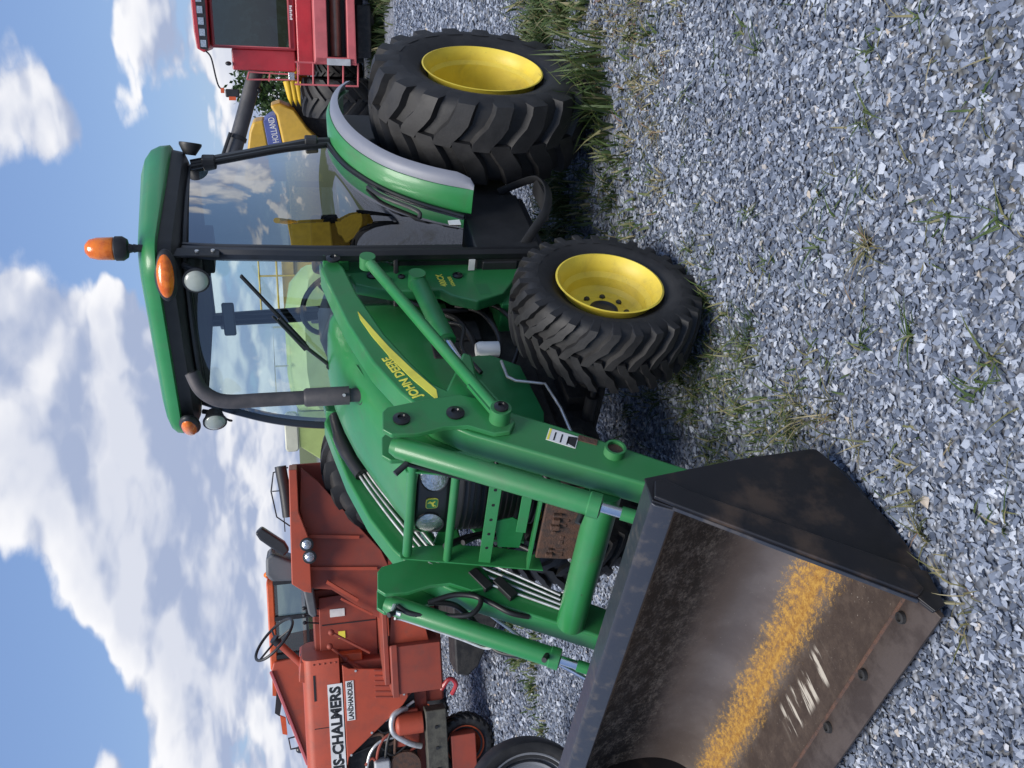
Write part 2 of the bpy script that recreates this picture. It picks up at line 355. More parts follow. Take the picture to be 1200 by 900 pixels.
def tagk(o, kind): o['kind'] = kind; return o
def text(name, body, size, origin, xd, yd, m, parent, ext=.0015, bold=0., align='LEFT', sx=1.):
    cu = bpy.data.curves.new('t', 'FONT'); cu.body = body; cu.size = size; cu.extrude = ext; cu.offset = bold; cu.align_x = align; cu.resolution_u = 3
    t = bpy.data.objects.new('t', cu); me = bpy.data.meshes.new_from_object(t); bpy.data.objects.remove(t)
    X = Vector(xd).normalized(); Y = Vector(yd).normalized(); Z = X.cross(Y); o0 = Vector(origin)
    for v in me.vertices: v.co = o0 + X*v.co.x*sx + Y*v.co.y + Z*v.co.z
    me.materials.clear(); me.materials.append(m); me.name = name
    o = bpy.data.objects.new(name, me); COL.objects.link(o); o.parent = parent; return o

# ------------------------------------------------------------------ wheels
def tyre_geo(Rt, Wd, rr, nl, h, style, n=72, side=1):
    """carcass lathe plus moulded lugs; axis y"""
    hw = Wd/2; rc = Rt-h
    def crown(w):
        t = min(abs(w)/hw, 1.)
        return rc - .05*Rt*t**2.2 - max(0, t-.86)*.9*hw
    prof = [(-hw*.62, rr-.03), (-hw*.70, rr+.004), (-hw*.80, rr+.012), (-hw*.93, rr+.28*(rc-rr)), (-hw*1.0, rr+.55*(rc-rr)), (-hw*.985, rr+.74*(rc-rr))]
    prof += [(w*hw, crown(w*hw)) for w in (-.94, -.8, -.6, -.3, 0, .3, .6, .8, .94)]
    prof += [(-w, r) for w, r in prof[5::-1]]
    out = [lathe(prof, n=n, cap=False)]
    if not nl: return join(out)
    pitch = 2*math.pi/nl
    if style == 'r4':      path = [(1.02, .0, -.16), (.96, .02, .0), (.82, .10, 0), (.62, .34, 0), (.44, .46, 0), (.22, .84, 0), (-.10, 1.12, 0)]; tw = (.20, .20, .20, .21, .22, .21, .19)
    elif style == 'wide':  path = [(1.02, -.02, -.22), (.97, .0, 0), (.80, .05, 0), (.50, .16, 0), (.28, .34, 0), (.08, .50, 0), (-.08, .56, 0)]; tw = (.24, .24, .24, .27, .30, .28, .25)
    else:                  path = [(1.02, .0, -.16), (.96, .05, 0), (.70, .35, 0), (.35, .75, 0), (.0, 1.15, 0), (-.08, 1.22, 0)]; tw = (.17,)*6
    for s in (1, -1):
        for i in range(nl):
            th0 = (i + (0 if s > 0 else .5))*pitch; v = []; f = []
            for (w, dt, drop), t in zip(path, tw):
                y = s*w*hw*.995; rb = crown(min(abs(y), hw*.97))-.012
                rt = crown(min(abs(y), hw*.9)) + h if drop == 0 else crown(hw*.97) + drop*(rc-rr)
                if drop: rb = rt-.02; y = s*hw*1.0
                jj = .97+.06*random.random()
                for rad, k in ((rb, 1.35), (rt, .92), (rt, -.92), (rb, -1.35)):
                    a = th0 + (dt + t*k*jj*(1 if True else 1))*pitch*side
                    v.append((rad*math.cos(a), y, rad*math.sin(a)))
            m = len(path)
            for q in range(m-1):
                for k in range(3): f.append((q*4+k, q*4+k+1, q*4+k+5, q*4+k+4))
            f += [(0, 1, 2, 3), tuple(4*(m-1)+k for k in (3, 2, 1, 0))]
            out.append((v, f))
    return join(out)
def wheel(parent, loc, rz, Rt, Wd, rr, nl, h, style, rim, out=1, dish=.10, nuts=8, nutr=.09, hubr=.05, hubm=None, flange=.62, tyrem=None, n=72):
    """out=+1: visible face towards +y. rim mesh is the part, tyre etc. are its pieces"""
    hw = Wd/2*flange; o = out
    prof = [(o*(hw+.012), rr+.004), (o*(hw+.014), rr-.004), (o*(hw-.004), rr-.016), (o*(hw-.03), rr-.030), (o*(hw-.055), rr-.034), (o*(hw-.075), rr-.052), (o*(hw-dish+.02), rr-.058), (o*(hw-dish), rr-.075), (o*(hw-dish-.006), hubr*1.9), (o*(hw-dish+.004), hubr*1.5), (o*(hw-dish+.004), .0)]
    back = [(-o*(hw+.012), rr+.004), (-o*(hw-.02), rr-.03), (o*(hw-dish-.02), rr-.075), (o*(hw-dish-.02), 0)]
    w = mk('wheel', [lathe(prof, n=64, cap=False), lathe(back, n=40, cap=False)], rim, parent, loc=loc, rot=(0, 0, rz), ang=30)
    mk('tyre', tyre_geo(Rt, Wd, rr, nl, h, style, n=n, side=1), tyrem or RUB, w, ang=30)
    mk('valve_stem', cyl((.7*(rr-.05), o*(hw-.055), .7*(rr-.05)), (.62*(rr-.05), o*(hw-.035), .62*(rr-.05)), .006, 8), BLK, w)
    y = o*(hw-dish)
    if hubm: mk('hub', lathe([(y-o*.01, hubr), (y+o*.012, hubr), (y+o*.014, hubr*.92), (y+o*.006, hubr*.8), (y+o*.006, 0)], n=28), hubm, w)
    for i in range(nuts):
        a = 2*math.pi*(i+.3)/nuts; c = (nutr*math.cos(a), y-o*.005, nutr*math.sin(a))
        mk('lug_nut', [lathe([(0, .013), (o*.016, .013), (o*.020, .009), (o*.020, 0)], c, n=6)], BLK if hubm else rim, w, ang=20)
    return w

# ------------------------------------------------------------------ ground
def ground_material():
    m = bpy.data.materials.new('gravel_bed'); m.use_nodes = True; nt = m.node_tree; L = nt.links.new
    b = nt.nodes['Principled BSDF']; b.inputs['Roughness'].default_value = .85
    tc = N(nt, 'ShaderNodeTexCoord')
    v = N(nt, 'ShaderNodeTexVoronoi', Scale=42.); L(tc.outputs['Object'], v.inputs['Vector'])
    bw = N(nt, 'ShaderNodeSeparateColor'); L(v.outputs['Color'], bw.inputs[0])
    c = mixc(nt, smooth(nt, bw.outputs[0], .15, 1.), (.13, .15, .19), (.38, .41, .47))
    c = mixc(nt, smooth(nt, v.outputs['Distance'], .3, .9), c, (.085, .09, .105))
    n = N(nt, 'ShaderNodeTexNoise', Scale=.35, Detail=6.); L(tc.outputs['Object'], n.inputs['Vector'])
    n2 = N(nt, 'ShaderNodeTexNoise', Scale=9., Detail=6.); L(tc.outputs['Object'], n2.inputs['Vector'])
    soil = mixc(nt, n2.outputs[0], (.055, .052, .042), (.11, .11, .075))
    c = mixc(nt, M_(nt, 'MULTIPLY', smooth(nt, n.outputs[0], .52, .66), smooth(nt, n2.outputs[0], .42, .6)), c, soil)
    ge = N(nt, 'ShaderNodeSeparateXYZ'); L(tc.outputs['Object'], ge.inputs[0])
    ln = N(nt, 'ShaderNodeVectorMath', operation='LENGTH'); L(tc.outputs['Object'], ln.inputs[0])
    n3 = N(nt, 'ShaderNodeTexNoise', Scale=.9, Detail=8.); L(tc.outputs['Object'], n3.inputs['Vector'])
    fld = mixc(nt, n3.outputs[0], (.045, .07, .02), (.11, .12, .045))
    c = mixc(nt, smooth(nt, ln.outputs['Value'], 60., 90.), c, fld)
    L(c, b.inputs['Base Color'])
    bp = N(nt, 'ShaderNodeBump', Strength=.9, Distance=.02); L(M_(nt, 'SUBTRACT', 1., v.outputs['Distance']), bp.inputs['Height']); L(bp.outputs[0], b.inputs['Normal'])
    return m
tagk(mk('ground', grid(lambda u, v: (-900+1800*u, -900+1800*v, 0), 8, 8), ground_material()), 'structure')

def project(P):
    q = P - np.array(CAMP); z = q @ np.array(dv)
    zs = np.where(z > .05, z, .05)
    return np.stack([600 - FPX*(q @ np.array(uv))/zs, 450 - FPX*(q @ np.array(rv))/zs], -1), z

def stones(name, n_try, rmin, rmax, smin, smax, label):
    """loose crushed stone lying on the bed within a ring round the camera"""
    tm = []
    for t in range(14):
        rs = random.Random(t+3); bm = bmesh.new()
        for k in range(8):
            p = Vector((rs.gauss(0, 1), rs.gauss(0, 1), rs.gauss(0, 1))).normalized()*rs.uniform(.75, 1.1)
            bm.verts.new((p.x*1.0, p.y*rs.uniform(.7, .95), p.z*.42))
        r_ = bmesh.ops.convex_hull(bm, input=bm.verts); bmesh.ops.delete(bm, geom=[g for g in r_['geom_interior'] if isinstance(g, bmesh.types.BMVert)], context='VERTS')
        bmesh.ops.triangulate(bm, faces=bm.faces); bm.verts.index_update()
        tm.append((np.array([v.co[:] for v in bm.verts]), np.array([[v.index for v in f.verts] for f in bm.faces]))); bm.free()
    ang = RNG.uniform(0, 2*np.pi, n_try); rad = np.sqrt(RNG.uniform(rmin**2, rmax**2, n_try))
    P = np.stack([CAMP.x + rad*np.cos(ang), CAMP.y + rad*np.sin(ang), np.zeros(n_try)], -1)
    uv_, z = project(P); ok = (z > .3) & (uv_[:, 0] > 380) & (uv_[:, 0] < 1420) & (uv_[:, 1] > -230) & (uv_[:, 1] < 1130)
    P = P[ok]
    thin = np.zeros(len(P))
    for (gx_, gy_, gr_) in ((-.9, 1.05, .7), (.35, .95, .35), (.7, .8, .35), (0, .1, .6), (1.0, .5, .4), (2.2, .6, .35), (2.5, .6, .3), (1.85, .15, .4), (2.75, .85, .2), (.65, 1.45, .3), (1.7, 1.78, .15), (3.6, .95, .12), (1.0, -3.3, .5)):
        thin = np.maximum(thin, .8*np.exp(-((P[:, 0]-gx_)**2+(P[:, 1]-gy_)**2)/(gr_**2)))
    P = P[RNG.uniform(0, 1, len(P)) > thin]; n = len(P); sc = RNG.uniform(smin, smax, n)*RNG.choice([1, 1, .8, 1.35, .55, .6], n); pick = RNG.integers(0, len(tm), n)
    P[:, 2] = sc*.18 + RNG.uniform(0, .008, n)
    V = []; F = []; o = 0
    a, b, c = RNG.uniform(0, 6.28, n), RNG.normal(0, .30, n), RNG.normal(0, .30, n)
    for t, (tv, tf) in enumerate(tm):
        idx = np.where(pick == t)[0]; k = len(idx)
        if not k: continue
        ca, sa, cb, sb, cc, sc_ = np.cos(a[idx]), np.sin(a[idx]), np.cos(b[idx]), np.sin(b[idx]), np.cos(c[idx]), np.sin(c[idx])
        Rm = np.zeros((k, 3, 3))
        Rm[:, 0, 0] = ca*cb; Rm[:, 0, 1] = ca*sb*sc_-sa*cc; Rm[:, 0, 2] = ca*sb*cc+sa*sc_
        Rm[:, 1, 0] = sa*cb; Rm[:, 1, 1] = sa*sb*sc_+ca*cc; Rm[:, 1, 2] = sa*sb*cc-ca*sc_
        Rm[:, 2, 0] = -sb; Rm[:, 2, 1] = cb*sc_; Rm[:, 2, 2] = cb*cc
        vv = np.einsum('kij,vj->kvi', Rm, tv)*sc[idx][:, None, None] + P[idx][:, None, :]
        V.append(vv.reshape(-1, 3)); F.append((tf[None] + (np.arange(k)*len(tv))[:, None, None] + o).reshape(-1, 3)); o += k*len(tv)
    V = np.concatenate(V); F = np.concatenate(F)
    me = bpy.data.meshes.new(name); me.vertices.add(len(V)); me.vertices.foreach_set('co', V.astype(np.float32).ravel())
    me.loops.add(F.size); me.loops.foreach_set('vertex_index', F.astype(np.int32).ravel())
    me.polygons.add(len(F)); me.polygons.foreach_set('loop_start', np.arange(0, F.size, 3, dtype=np.int32)); me.polygons.foreach_set('loop_total', np.full(len(F), 3, np.int32))
    me.update(calc_edges=True); me.shade_flat(); me.materials.append(STONE)
    ob = bpy.data.objects.new(name, me); COL.objects.link(ob); ob['kind'] = 'stuff'; ob['label'] = label; ob['category'] = 'gravel'
    return len(F)
NT = stones('gravel', 370000, .9, 4.3, .0090, .0178, 'loose angular blue grey crushed stone around the loader bucket')
NT += stones('gravel', 340000, 4.3, 7.6, .013, .0215, 'crushed stone lying under and beside the green tractor')
NT += stones('gravel', 300000, 7.6, 14., .020, .032, 'crushed stone of the yard running back to the parked machines')
print('stone triangles', NT)

def blades(name, spots, m, label, seed=1, wid=.004):
    rs = np.random.default_rng(seed); V = []; F = []
    for (x, y, n, spread, h, lean) in spots:
        for _ in range(n):
            r_ = spread*abs(rs.normal(0, .55)); a = rs.uniform(0, 6.28); bx_, by_ = x+r_*math.cos(a), y+r_*math.sin(a)
            hh = h*rs.uniform(.45, 1.15); d = rs.uniform(0, 6.28); ln = hh*lean*rs.uniform(.2, 1.4); w = wid*rs.uniform(.6, 1.5)
            px, py = -math.sin(d)*w, math.cos(d)*w; o = len(V)
            for t, ws in ((0, 1), (.4, .95), (.75, .6)):
                ox, oy, oz = bx_+math.cos(d)*ln*t*t, by_+math.sin(d)*ln*t*t, hh*t*(1-.25*t*lean*.6)
                V += [(ox-px*ws, oy-py*ws, oz), (ox+px*ws, oy+py*ws, oz)]
            V.append((bx_+math.cos(d)*ln, by_+math.sin(d)*ln, max(hh*(1-.18*lean), .01)))
            F += [(o, o+1, o+3, o+2), (o+2, o+3, o+5, o+4), (o+4, o+5, o+6)]
    me = bpy.data.meshes.new(name); me.from_pydata(V, [], F); me.materials.append(m); me.shade_smooth()
    ob = bpy.data.objects.new(name, me); COL.objects.link(ob); ob['kind'] = 'stuff'; ob['label'] = label; ob['category'] = 'grass'
    return ob
blades('grass', [(random.uniform(.0, 1.3), random.uniform(.9, 1.7), 24, .14, .055, 1.5) for _ in range(45)], BLADED, 'thin dry grass on the gravel beside the tractor wheels', 12, .003)
blades('grass', [(-.98, 1.06, 200, .3, .16, .9), (-.52, 1.17, 200, .3, .16, .9), (-.88, .9, 150, .3, .16, .9), (-1.5, 1.1, 200, .4, .16, .9), (-1.2, .8, 150, .4, .16, .9), (-.66, 1.35, 110, .3, .12, 1.), (-.2, 1.3, 60, .2, .15, .9)], BLADE, 'green grass growing behind the big rear tyre', 2, .006)
blades('grass', [(.17, 1.16, 40, .12, .32, .7), (.30, 1.1, 46, .12, .34, .8), (.42, .98, 60, .15, .32, .8), (.5, .85, 40, .15, .18, .9), (.62, .78, 40, .2, .14, 1), (.8, .85, 40, .25, .1, 1.2), (.76, 1.47, 30, .25, .08, 1.4), (.56, 1.39, 30, .25, .08, 1.4)], BLADE, 'tufts of grass at the foot of the big rear tyre', 3, .005)
blades('grass', [(-.25, .18, 160, .3, .16, .8), (.06, .19, 160, .3, .16, .8), (.06, 0, 120, .3, .14, .8), (.39, .43, 90, .25, .12, .9), (-.3, -.2, 120, .3, .14, .8), (.77, .6, 60, .25, .1, 1), (1.07, .59, 50, .25, .08, 1.1), (.5, .1, 90, .4, .12, .9), (1.2, .85, 40, .3, .06, 1.3), (.9, .3, 70, .3, .1, 1)], BLADE, 'grass growing beneath the green tractor', 4, .005)
blades('grass', [(1.98, .78, 50, .12, .09, 1.1), (2.17, .66, 60, .16, .08, 1.2), (1.97, .32, 60, .3, .08, 1.2), (1.79, .06, 60, .3, .08, 1.2), (1.57, -.2, 50, .3, .09, 1.1), (2.35, .84, 40, .16, .10, 1.3), (2.45, .58, 60, .22, .09, 1.3), (2.63, .65, 60, .2, .10, 1.3), (2.64, .5, 50, .2, .1, 1.3), (2.38, .43, 50, .3, .08, 1.2)] + [(random.uniform(1.7, 2.9), random.uniform(.2, .9), 26, .12, .055, 1.5) for _ in range(40)], BLADE, 'low grass in front of the small front wheel', 5, .003)
blades('weeds', [(2.92, .96, 26, .1, .10, 1.5), (2.8, .85, 40, .14, .10, 1.3), (3.08, .99, 14, .08, .07, 1.5), (3.26, 1.09, 12, .08, .05, 1.6), (3.36, 1.02, 18, .08, .06, 1.6), (3.45, .97, 14, .06, .09, 1.5), (3.64, .96, 14, .04, .08, 1.5), (3.55, .95, 10, .05, .06, 1.6), (3.70, .90, 8, .05, .05, 1.8)], BLADED, 'dry stalks and weeds round the bucket', 6, .0025)
wl = [(2.58, 2.13), (1.79, 1.76), (1.63, 1.78), (2.43, 1.99), (2.61, 1.64), (2.43, 1.51), (2.53, 1.37), (3.17, 1.83), (2.98, 1.74), (2.92, 2.03), (1.49, 1.62), (1.68, 1.07), (2.07, 1.24), (2.51, 1.78), (3.33, 1.53), (3.32, 1.43), (3.62, 1.21), (1.3, 1.4), (1.0, 1.7), (.7, 1.9), (1.2, 2.1), (1.9, 2.2), (1.45, 1.2), (1.9, .95), (2.15, 1.05), (2.3, 1.15), (2.7, 1.1), (2.9, 1.25), (3.05, 1.4)]
blades('weeds', [(x, y, random.randint(6, 16), .05, random.uniform(.03, .06), 2.2) for x, y in wl] + [(random.uniform(.4, 3.6), random.uniform(.9, 2.3), 3, .06, .035, 2.2) for _ in range(50)], BLADE, 'small green weeds scattered over the open gravel', 7, .0032)
blades('weeds', [(2.75, 1.51, 46, .035, .06, 2.2)] + [(random.uniform(1.2, 3.6), random.uniform(1., 2.2), 2, .04, .05, 2.2) for _ in range(40)], BLADED, 'dry reddish weed rosette on the open gravel', 8, .0022)
blades('grass', [(.99+random.uniform(-.5, .6), -3.36+random.uniform(-.4, .4), 60, .25, .09, 1.) for _ in range(7)] + [(.2, -3.4, 80, .4, .1, 1), (-1.2, -3.3, 80, .4, .1, 1)], BLADE, 'grass patch on the gravel between the two tractors', 9, .006)
blades('grass', [(-9.7+random.uniform(-1.6, .6), -1.6+random.uniform(-1.1, 1.3), 200, .5, .28, .6) for _ in range(16)], BLADE, 'long grass under the red combine', 10, .012)

# ------------------------------------------------------------------ the green loader tractor (x forward, y to its left, origin under the rear axle)
T = thing('loader_tractor', 'green cab tractor with yellow wheels and front loader bucket on the gravel', 'tractor')
wheel(T, (1.838, .648, .405), R(.5), .412, .305, .228, 27, .025, 'r4', YEL, 1, .135, 8, .10, .062, BLK, flange=.86)
wheel(T, (1.838, -.648, .405), R(.5), .412, .305, .228, 27, .025, 'r4', YEL, -1, .135, 8, .10, .062, BLK, flange=.86)
wheel(T, (0, .812, .612), 0, .628, .445, .335, 19, .036, 'wide', YEL, 1, .24, 8, .15, .08, None, flange=.84)
wheel(T, (0, -.812, .612), 0, .628, .445, .335, 19, .036, 'wide', YEL, -1, .24, 8, .15, .08, None, flange=.84)

# chassis and engine bay
mk('chassis', [box(.0, 2.20, -.17, .17, .42, .74), box(1.25, 2.18, -.24, .24, .62, .96), box(-.25, .5, -.26, .26, .40, .85), box(2.1, 2.42, -.22, .22, .50, .62)], DARK, T, .012)
mk('rear_axle', [cyl((0, -.62, .61), (0, .62, .61), .10), cyl((0, -.45, .61), (0, .45, .61), .15)], DARK, T)
mk('front_axle', [cyl((1.838, -.52, .39), (1.838, .52, .39), .065), lathe([(-.02, .0), (-.02, .12), (.07, .13), (.10, .09), (.12, 0)], (1.838, .44, .40), (0, 1, 0)), lathe([(-.02, .0), (-.02, .12), (.07, .13), (.10, .09), (.12, 0)], (1.838, -.44, .40), (0, -1, 0)), obox((1.838, 0, .46), (.22, .5, .14)), cyl((1.98, -.42, .40), (1.98, .42, .40), .02), cyl((1.72, -.42, .43), (1.72, .42, .43), .028)], DARK, T, .004)
mk('steering_cylinder', [cyl((2.0, -.2, .44), (2.0, .3, .44), .03), cyl((2.0, .3, .44), (2.0, .44, .44), .013)], BLK, T)
mk('engine_block', [box(1.30, 2.05, -.20, .20, .8, 1.22), box(1.40, 1.55, .20, .30, .85, 1.05), box(1.75, 1.95, .20, .27, .82, .98), obox((1.62, .25, 1.0), (.12, .1, .2))], DARK, T, .01)
for (z, y0, rr_) in ((.83, .30, .012), (.95, .27, .015), (.74, .32, .010)):
    mk('fuel_hose', tube(spline([(1.28, y0, z+.1), (1.42, y0+.05, z), (1.6, y0+.02, z-.05), (1.78, y0-.02, z+.02), (1.9, y0-.05, z+.1)]), rr_, 8), HOSE, T)
mk('oil_filter', lathe([(0, 0), (0, .036), (.09, .038), (.105, .030), (.105, 0)], (1.68, .335, .805), (0, 0, 1), 28), WHITE, T)
mk('hydraulic_line', [tube([(1.80, .36, .82), (1.92, .37, .82), (1.95, .37, .79), (1.97, .36, .66), (2.10, .33, .62), (2.30, .30, .60)], .007, 8)], STEEL, T)
mk('side_frame_plate', prism([(1.74, .99), (1.70, .87), (1.80, .73), (2.12, .70), (2.28, .74), (2.24, .93), (1.98, 1.06)], .315, .33), GREEN_D, T, .003)
mk('side_frame_plate', prism([(1.74, .99), (1.70, .87), (1.80, .73), (2.12, .70), (2.28, .74), (2.24, .93), (1.98, 1.06)], -.33, -.315), GREEN_D, T, .003)

# hood
def hood_sec(X, zt, w, zb, k):
    half = [(w, zb), (w*1.01, zt-.24), (w, zt-.15), (w*.965, zt-.085), (w*.88, zt-.04), (w*.74, zt-.016), (w*.45, zt-.004), (0, zt)]
    pts = [(y, z) for y, z in half] + [(-y, z) for y, z in half[-2::-1]]
    return [(X - k*y*y, y, z) for y, z in pts]
HS = [(1.21, 1.545, .275, .98, 0), (1.24, 1.55, .285, .98, 0), (1.40, 1.54, .292, .98, 0), (1.58, 1.505, .292, .98, .02), (1.75, 1.462, .288, .98, .08), (1.90, 1.41, .282, 1.0, .2), (2.04, 1.360, .278, 1.03, .38), (2.15, 1.322, .274, 1.06, .6), (2.225, 1.292, .270, 1.10, .8), (2.268, 1.270, .265, 1.12, .95), (2.284, 1.256, .262, 1.15, 1.0)]
hv, hf = loft([hood_sec(*s) for s in HS], cap=False)
hood = mk('hood', (hv, hf), GREEN, T, ang=50, solid=.006)
for s in (1, -1):
    mk('crease', tube(spline([(1.66, s*.262, 1.445), (1.85, s*.25, 1.375), (2.02, s*.232, 1.305), (2.12, s*.205, 1.275)]), [.0035]*18+[.001], 6), GREEN, hood)
def nose(y, z): return 2.300 - 1.0*y*y - max(0, z-1.0)*.12
mk('headlamp_panel', grid(lambda u, v: (nose(-.262+.524*u, 1.10+.16*v), -.262+.524*u, 1.10+.16*v), 24, 6), BLKS, T, solid=.006)
mk('radiator_grille', grid(lambda u, v: (nose(-.255+.51*u, .70+.40*v)-.012, -.255+.51*u, .70+.40*v), 20, 4), BLK, T, solid=.004)
for i in range(15):
    z = .715+.024*i
    mk('grille_slat', tube([(nose(y, z)-.004, y, z) for y in np.linspace(-.235, .235, 9)], .004, 5), BLKS, T)
def lens(yc, zc, a, b, tilt=0.):
    v = []; f = []; n = 28; rings = 5
    for i in range(rings+1):
        q = i/rings
        for k in range(n):
            th = 2*math.pi*k/n; dy, dz = a*q*math.cos(th), b*q*math.sin(th)*(1-.12*math.cos(th)*(1 if yc > 0 else -1)); y = yc+dy; z = zc+dz+tilt*dy
            v.append((nose(y, z)+.004+.012*(1-q*q), y, z))
    for i in range(rings):
        for k in range(n): f.append((i*n+k, i*n+(k+1) % n, (i+1)*n+(k+1) % n, (i+1)*n+k))
    return v, f
for s in (1, -1):
    hl = mk('headlamp', lens(s*.160, 1.182, .090, .058, s*.06), LENS_C, T, ang=60)
    mk('lamp_rim', tube([(nose(s*.160+.094*math.cos(t), 1.182+.062*math.sin(t))+.004, s*.160+.094*math.cos(t), 1.182+.062*math.sin(t)+.06*.09*math.cos(t)) for t in np.linspace(0, 6.283, 33)], .004, 6), BLK, hl)
# badge with a leaping stag
bx0 = nose(0, 1.18)
bd = mk('badge', prism(rrect(-.03, .03, 1.157, 1.210, .014), bx0, bx0+.006, 'x'), DECY, T, .001)
mk('badge_field', prism(rrect(-.0265, .0265, 1.1605, 1.2065, .012), bx0+.006, bx0+.0075, 'x'), GREEN, bd)
stag = [(-.018, 1.150), (-.012, 1.158), (-.002, 1.160), (.006, 1.166), (.006, 1.174), (.003, 1.178), (.009, 1.176), (.013, 1.170), (.018, 1.168), (.012, 1.163), (.010, 1.155), (.016, 1.147), (.013, 1.145), (.004, 1.152), (-.006, 1.151), (-.012, 1.141), (-.017, 1.140), (-.012, 1.149)]
mk('badge_emblem', prism([(y, z+.025) for y, z in stag], bx0+.0075, bx0+.009, 'x'), DECY, bd)

# grille guard
def gx(z): return 2.31 + (1.28-z)*.235
gd = mk('grille_guard', [tube(spline([(2.18, .34, 1.265), (2.28, .335, 1.278), (2.31, .29, 1.28), (2.31, 0, 1.28), (2.31, -.28, 1.28)], 5), .021, 14)], GREEN, T)
for s in (1, -1):
    pz = np.linspace(1.31, .70, 12); wd = [.012, .040, .052, .06, .066, .07, .072, .074, .074, .07, .066, .06]
    poly = [(gx(z)+.018, z) for z in pz] + [(gx(z)-w*1.25, z) for z, w in zip(pz[::-1], wd[::-1])]
    yp = .240 if s > 0 else -.297
    mk('side_plate', prism(poly, yp-.004, yp+.004), GREEN, gd, .002)
mk('guard_bar', tube([(gx(1.11), -.293, 1.11), (gx(1.11), .236, 1.11)], .018, 14), GREEN, gd)
fb = mk('guard_bar', obox((gx(.95), -.028, .95), (.010, .525, .052), (0, R(-13), 0)), GREEN, gd, .002)
for y in (-.19, -.10, -.01, .08, .17): mk('bolt_hole', cyl((gx(.95)+.004, y, .95), (gx(.95)+.0065, y, .95), .008, 12), BLK, fb)
mk('guard_bar', obox((gx(.82), .08, .82), (.010, .31, .042), (0, R(-13), 0)), GREEN, gd, .002)
mk('guard_bar', obox((gx(.765), -.03, .765), (.06, .5, .012), (0, R(-13), 0)), GREEN, gd, .002)
mk('guard_gusset', prism([(-.03, .93), (-.20, .90), (-.22, .80), (-.06, .79), (-.02, .85)], gx(.86)-.03, gx(.86)-.022, 'x'), GREEN_D, gd, .002)
mk('guard_bar', cyl((gx(.58), -.24, .575), (gx(.58), .26, .575), .016), GREEN, gd)
wt = mk('ballast_plate', [obox((2.455, .0, .665), (.055, .40, .165), (0, R(-10), 0))], RUST, T, .006)
for i in range(10):
    for j in range(3):
        if random.random() < .85: mk('cast_rib', obox((2.480+.006*(1-j), -.165+.0365*i+random.uniform(-.004, .004), .70-.043*j), (.016, random.choice((.012, .018, .026)), random.choice((.018, .030, .038))), (0, R(-10), 0)), RUST, wt, .003)
mk('ballast_bolt', cyl((2.47, -.2, .60), (2.50, -.2, .60), .010, 6), STEEL, wt); mk('ballast_bolt', cyl((2.47, .19, .60), (2.50, .19, .60), .010, 6), STEEL, wt)

# loader
ARM = [(1.195, 1.49), (1.215, 1.555), (1.27, 1.575), (1.46, 1.54), (1.70, 1.492), (1.97, 1.412), (2.17, 1.322), (2.33, 1.215), (2.43, 1.09), (2.59, .80), (2.75, .51), (2.93, .205), (2.89, .14), (2.80, .135), (2.64, .39), (2.49, .62), (2.41, .745), (2.32, .90), (2.25, .985), (2.10, 1.0), (1.95, .995), (1.925, 1.03), (2.06, 1.09), (2.16, 1.14), (2.12, 1.185), (1.98, 1.255), (1.79, 1.335), (1.48, 1.425), (1.27, 1.465)]
KNEE = [(2.275, 1.385), (2.30, 1.405), (2.395, 1.415), (2.425, 1.385), (2.43, 1.29), (2.405, 1.19), (2.405, 1.10), (2.455, 1.01), (2.45, .945), (2.40, .915), (2.335, .94), (2.26, 1.02), (2.225, 1.10), (2.24, 1.22)]
TOWER = [(1.095, 1.53), (1.11, 1.575), (1.215, 1.565), (1.235, 1.52), (1.225, 1.44), (1.30, 1.42), (1.365, 1.25), (1.36, 1.03), (1.41, .985), (1.465, .87), (1.405, .735), (1.25, .63), (1.10, .535), (1.02, .545), (.985, .61), (1.02, .68), (1.115, .76), (1.115, 1.1)]
def bolt(p, s, parent, r=.026, m=BLKS):
    b = mk('pivot_pin', lathe([(0, 0), (0, r*1.25), (s*.008, r*1.25), (s*.010, r), (s*.014, r*.6), (s*.006, r*.45), (s*.006, 0)], p, (0, 1, 0), 22), m, parent); return b
